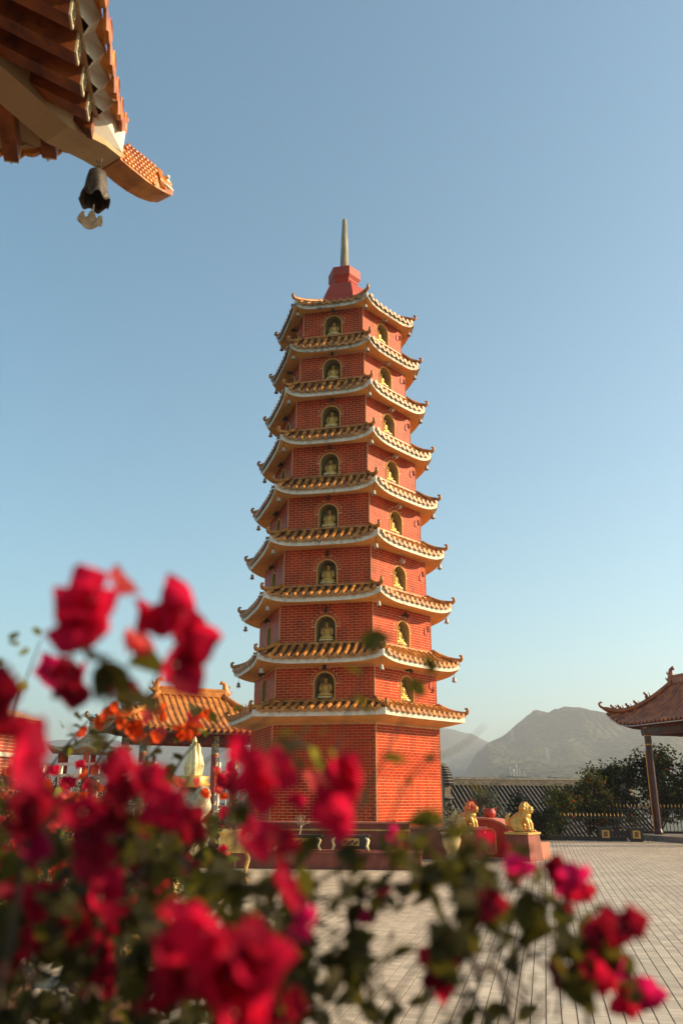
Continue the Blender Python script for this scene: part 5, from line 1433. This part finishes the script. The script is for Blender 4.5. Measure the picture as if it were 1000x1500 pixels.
# body of the bush
for i in range(1500):
    u = random.uniform(-70, 430); top = 1185+60*noise.noise(Vector((u/70, 3, 1)))+max(0, (u-250))*.75
    v = top+(1570-top)*random.random()**.8; d = random.uniform(.62, 1.5)
    if noise.noise(Vector((u/55, v/55, d*2.5))) < -.12: continue
    B1.leaf(atd(u, v, d), random.uniform(.026, .046))
for i in range(26):
    u = random.uniform(-50, 400); v = random.uniform(1230, 1520); d = random.uniform(.6, 1.3)
    B1.stem([(u, v), (u+random.uniform(-60, 60), v-random.uniform(40, 110)), (u+random.uniform(-90, 90), v-random.uniform(90, 200))], d, .0022, .0008)
for i in range(70):      # leaves below the picture, so that the bush stands on the ground
    B1.leaf(Vector((-.55+random.gauss(0, .22), 1.15+random.gauss(0, .2), random.uniform(.25, 1.1))), .05)
B1.finish()

# -- right spray, arching over the court
B2 = Bush('bougainvillea_spray', (.25, .95, 0), 'near blurred bougainvillea spray arching over the paving at the right, magenta tip flowers', None)
k1 = B2.stem([(560, 1520), (520, 1390), (540, 1310), (620, 1290), (700, 1262), (745, 1268)], [.78, .76, .75, .75, .76, .76], .0042, .0012, 24, .03, noroot=False)
k2 = B2.stem([(760, 1530), (700, 1420), (680, 1330), (760, 1300), (830, 1330), (890, 1370), (940, 1450)], [.76, .74, .72, .72, .72, .72, .72], .004, .001, 26, .034, noroot=False)
k3 = B2.stem([(870, 1520), (820, 1430), (740, 1360), (700, 1300)], [.7, .7, .7, .7], .003, .0012, 14, .036, noroot=False)
k4 = B2.stem([(440, 1520), (470, 1420), (520, 1350), (500, 1260), (560, 1120), (620, 1000), (640, 965)], [.8, .78, .76, .76, .78, .8, .8], .003, .0006, 8, .03, noroot=False)
k5 = B2.stem([(480, 1530), (430, 1400), (400, 1310), (470, 1290), (560, 1240), (640, 1210), (700, 1180), (745, 1130)], [.8, .78, .76, .76, .76, .78, .8, .8], .003, .0006, 10, .028, noroot=False)
k6 = B2.stem([(560, 1260), (600, 1140), (680, 1090), (712, 1060)], [.78, .8, .82, .84], .0012, .0005, 2, .012)
k7 = B2.stem([(500, 1220), (495, 1110), (520, 1020), (555, 940)], [.76, .78, .8, .8], .0012, .0005, 2, .02)
for (u, v, wv, d, key, n) in ((768, 1276, 44, .76, 'bract_mag', 2), (812, 1276, 52, .74, 'bract_dark', 2), (845, 1300, 46, .74, 'bract_mag', 2), (848, 1325, 50, .72, 'bract', 2), (905, 1362, 62, .66, 'bract_dark', 3), (900, 1405, 56, .70, 'bract_mag', 2), (885, 1425, 50, .70, 'bract', 2), (950, 1455, 48, .72, 'bract_mag', 2), (925, 1465, 40, .72, 'bract', 1),
        (650, 1425, 60, .70, 'bract', 2), (665, 1445, 46, .70, 'bract_dark', 2), (618, 1405, 30, .7, 'bract', 1), (585, 1214, 32, .8, 'bract_mag', 2), (605, 1235, 22, .8, 'bract', 1), (558, 1305, 26, .76, 'bract', 1), (545, 1350, 34, .72, 'bract_mag', 1), (715, 1230, 26, .8, 'bract', 1), (748, 1250, 26, .78, 'bract_dark', 1), (725, 1320, 38, .66, 'bract_dark', 1), (700, 1345, 30, .7, 'bract_dark', 1), (828, 1430, 40, .7, 'bract_dark', 1), (690, 1178, 16, 1.0, 'bract', 1)):
    B2.px_flower(u, v, wv, d, key, n)
Z_ = Matrix.Rotation
def facing_leaf(u, v, spx, d, ang, lm='leaf_fg'):
    # a leaf whose long axis runs at ang in the view and whose blade is turned to the camera
    r = Matrix.Rotation(PI/2+.3, 3, 'X') @ Matrix.Rotation(ang, 3, 'Z') @ Matrix.Rotation(.25, 3, 'Y')
    B2.leaf(atd(u, v, d), spx/F_PX*d, lm, rot=r)
facing_leaf(528, 935, 46, .8, R_(-95)); facing_leaf(624, 958, 26, .8, R_(-155)); facing_leaf(634, 962, 28, .8, R_(178)); facing_leaf(604, 992, 36, .8, R_(-148))
facing_leaf(640, 1415, 66, .62, R_(-20), 'leaf_fg'); facing_leaf(650, 1400, 60, .62, R_(-50), 'leaf_fg'); facing_leaf(665, 1400, 55, .62, R_(30), 'leaf_fg')
for (u0, v0, u1, v1, n, s_) in ((560, 1215, 720, 1320, 130, .021), (640, 1300, 880, 1400, 60, .032), (660, 1380, 830, 1520, 26, .028), (300, 1400, 480, 1560, 60, .03), (420, 1400, 700, 1560, 110, .026), (470, 1300, 600, 1400, 40, .022), (440, 1260, 560, 1400, 26, .024), (600, 1200, 700, 1290, 40, .020), (370, 1270, 480, 1400, 26, .026)):
    for i in range(n):
        u, v = random.uniform(u0, u1), random.uniform(v0, v1)
        if noise.noise(Vector((u/38, v/38, 4))) < -.1: continue
        B2.leaf(atd(u, v, random.uniform(.66, .92)), s_*random.uniform(.6, 1.2))
for i in range(34):
    u = random.uniform(420, 860); v = random.uniform(1340, 1540)
    B2.stem([(u, v), (u+random.uniform(-50, 50), v-random.uniform(30, 80)), (u+random.uniform(-70, 70), v-random.uniform(70, 130))], random.uniform(.68, .85), .0018, .0007)
B2.finish()

# -- orange flowered bush a little farther back
B3 = Bush('orange_bougainvillea', (-.75, 2.1, 0), 'slightly blurred bougainvillea with orange blossoms behind the crimson flowers, below the left pavilion')
for pix in ([(60, 1330), (110, 1180), (150, 1110), (200, 1050)], [(120, 1330), (180, 1180), (230, 1100), (285, 1060)], [(200, 1330), (240, 1200), (265, 1120), (340, 1040)], [(20, 1300), (60, 1160), (105, 1090), (140, 1050)]):
    B3.stem(pix, [1.9, 1.9, 1.85, 1.85], .005, .0015, 16, .03, noroot=False, lm='leaf_fg')
for (u, v, wv) in ((246, 1046, 25), (282, 1052, 24), (262, 1078, 26), (240, 1080, 22), (275, 1078, 26), (196, 1068, 24), (180, 1060, 20), (208, 1085, 24), (186, 1040, 18), (170, 1048, 20), (226, 1083, 20), (165, 1040, 16), (150, 1058, 18), (300, 1050, 20), (215, 1055, 18), (120, 1075, 16), (290, 1070, 18)):
    B3.px_flower(u, v, wv, 1.85, random.choice(('bract_or', 'bract_or', 'bract_pink')), 2, .3)
for (u, v) in ((300, 1040), (330, 1030), (345, 1045), (318, 1060), (280, 1030), (255, 1120), (270, 1110), (240, 1105), (90, 1060), (110, 1050), (130, 1075), (145, 1090), (100, 1095), (170, 1100), (290, 1095), (305, 1080)):
    B3.leaf(atd(u, v, 1.85), .032, random.choice(('leaf_lit', 'leaf_fg', 'leaf_lit')))
for i in range(520):
    u = random.uniform(-60, 330); v = random.uniform(1150, 1420)+max(0, u-220)*.5; d = random.uniform(1.8, 2.7)
    if noise.noise(Vector((u/45, v/45, d))) < -.05: continue
    B3.leaf(atd(u, v, d), random.uniform(.028, .045), random.choice(('leaf_fg', 'leaf_fg', 'leaf_lit')))
for i in range(120):
    B3.px_flower(random.uniform(-10, 340), random.uniform(1120, 1300), random.uniform(12, 22), random.uniform(1.9, 2.5), random.choice(('bract_or', 'bract_pink', 'bract')), 1)
B3.finish()

# ================================================================== HAZE
hz = bpy.data.materials.new('haze'); hz.use_nodes = True; t_ = hz.node_tree; t_.nodes.clear(); ho = t_.nodes.new('ShaderNodeOutputMaterial'); pv = t_.nodes.new('ShaderNodeVolumePrincipled')
pv.inputs['Color'].default_value = (.92, .90, .92, 1); pv.inputs['Density'].default_value = HAZE_D; pv.inputs['Anisotropy'].default_value = .35
t_.links.new(pv.outputs[0], ho.inputs['Volume'])
hm = MB(); hm.box((0, 0, 150), (8460, 8460, 322)); tag(hm.build('haze', hz), kind='stuff')
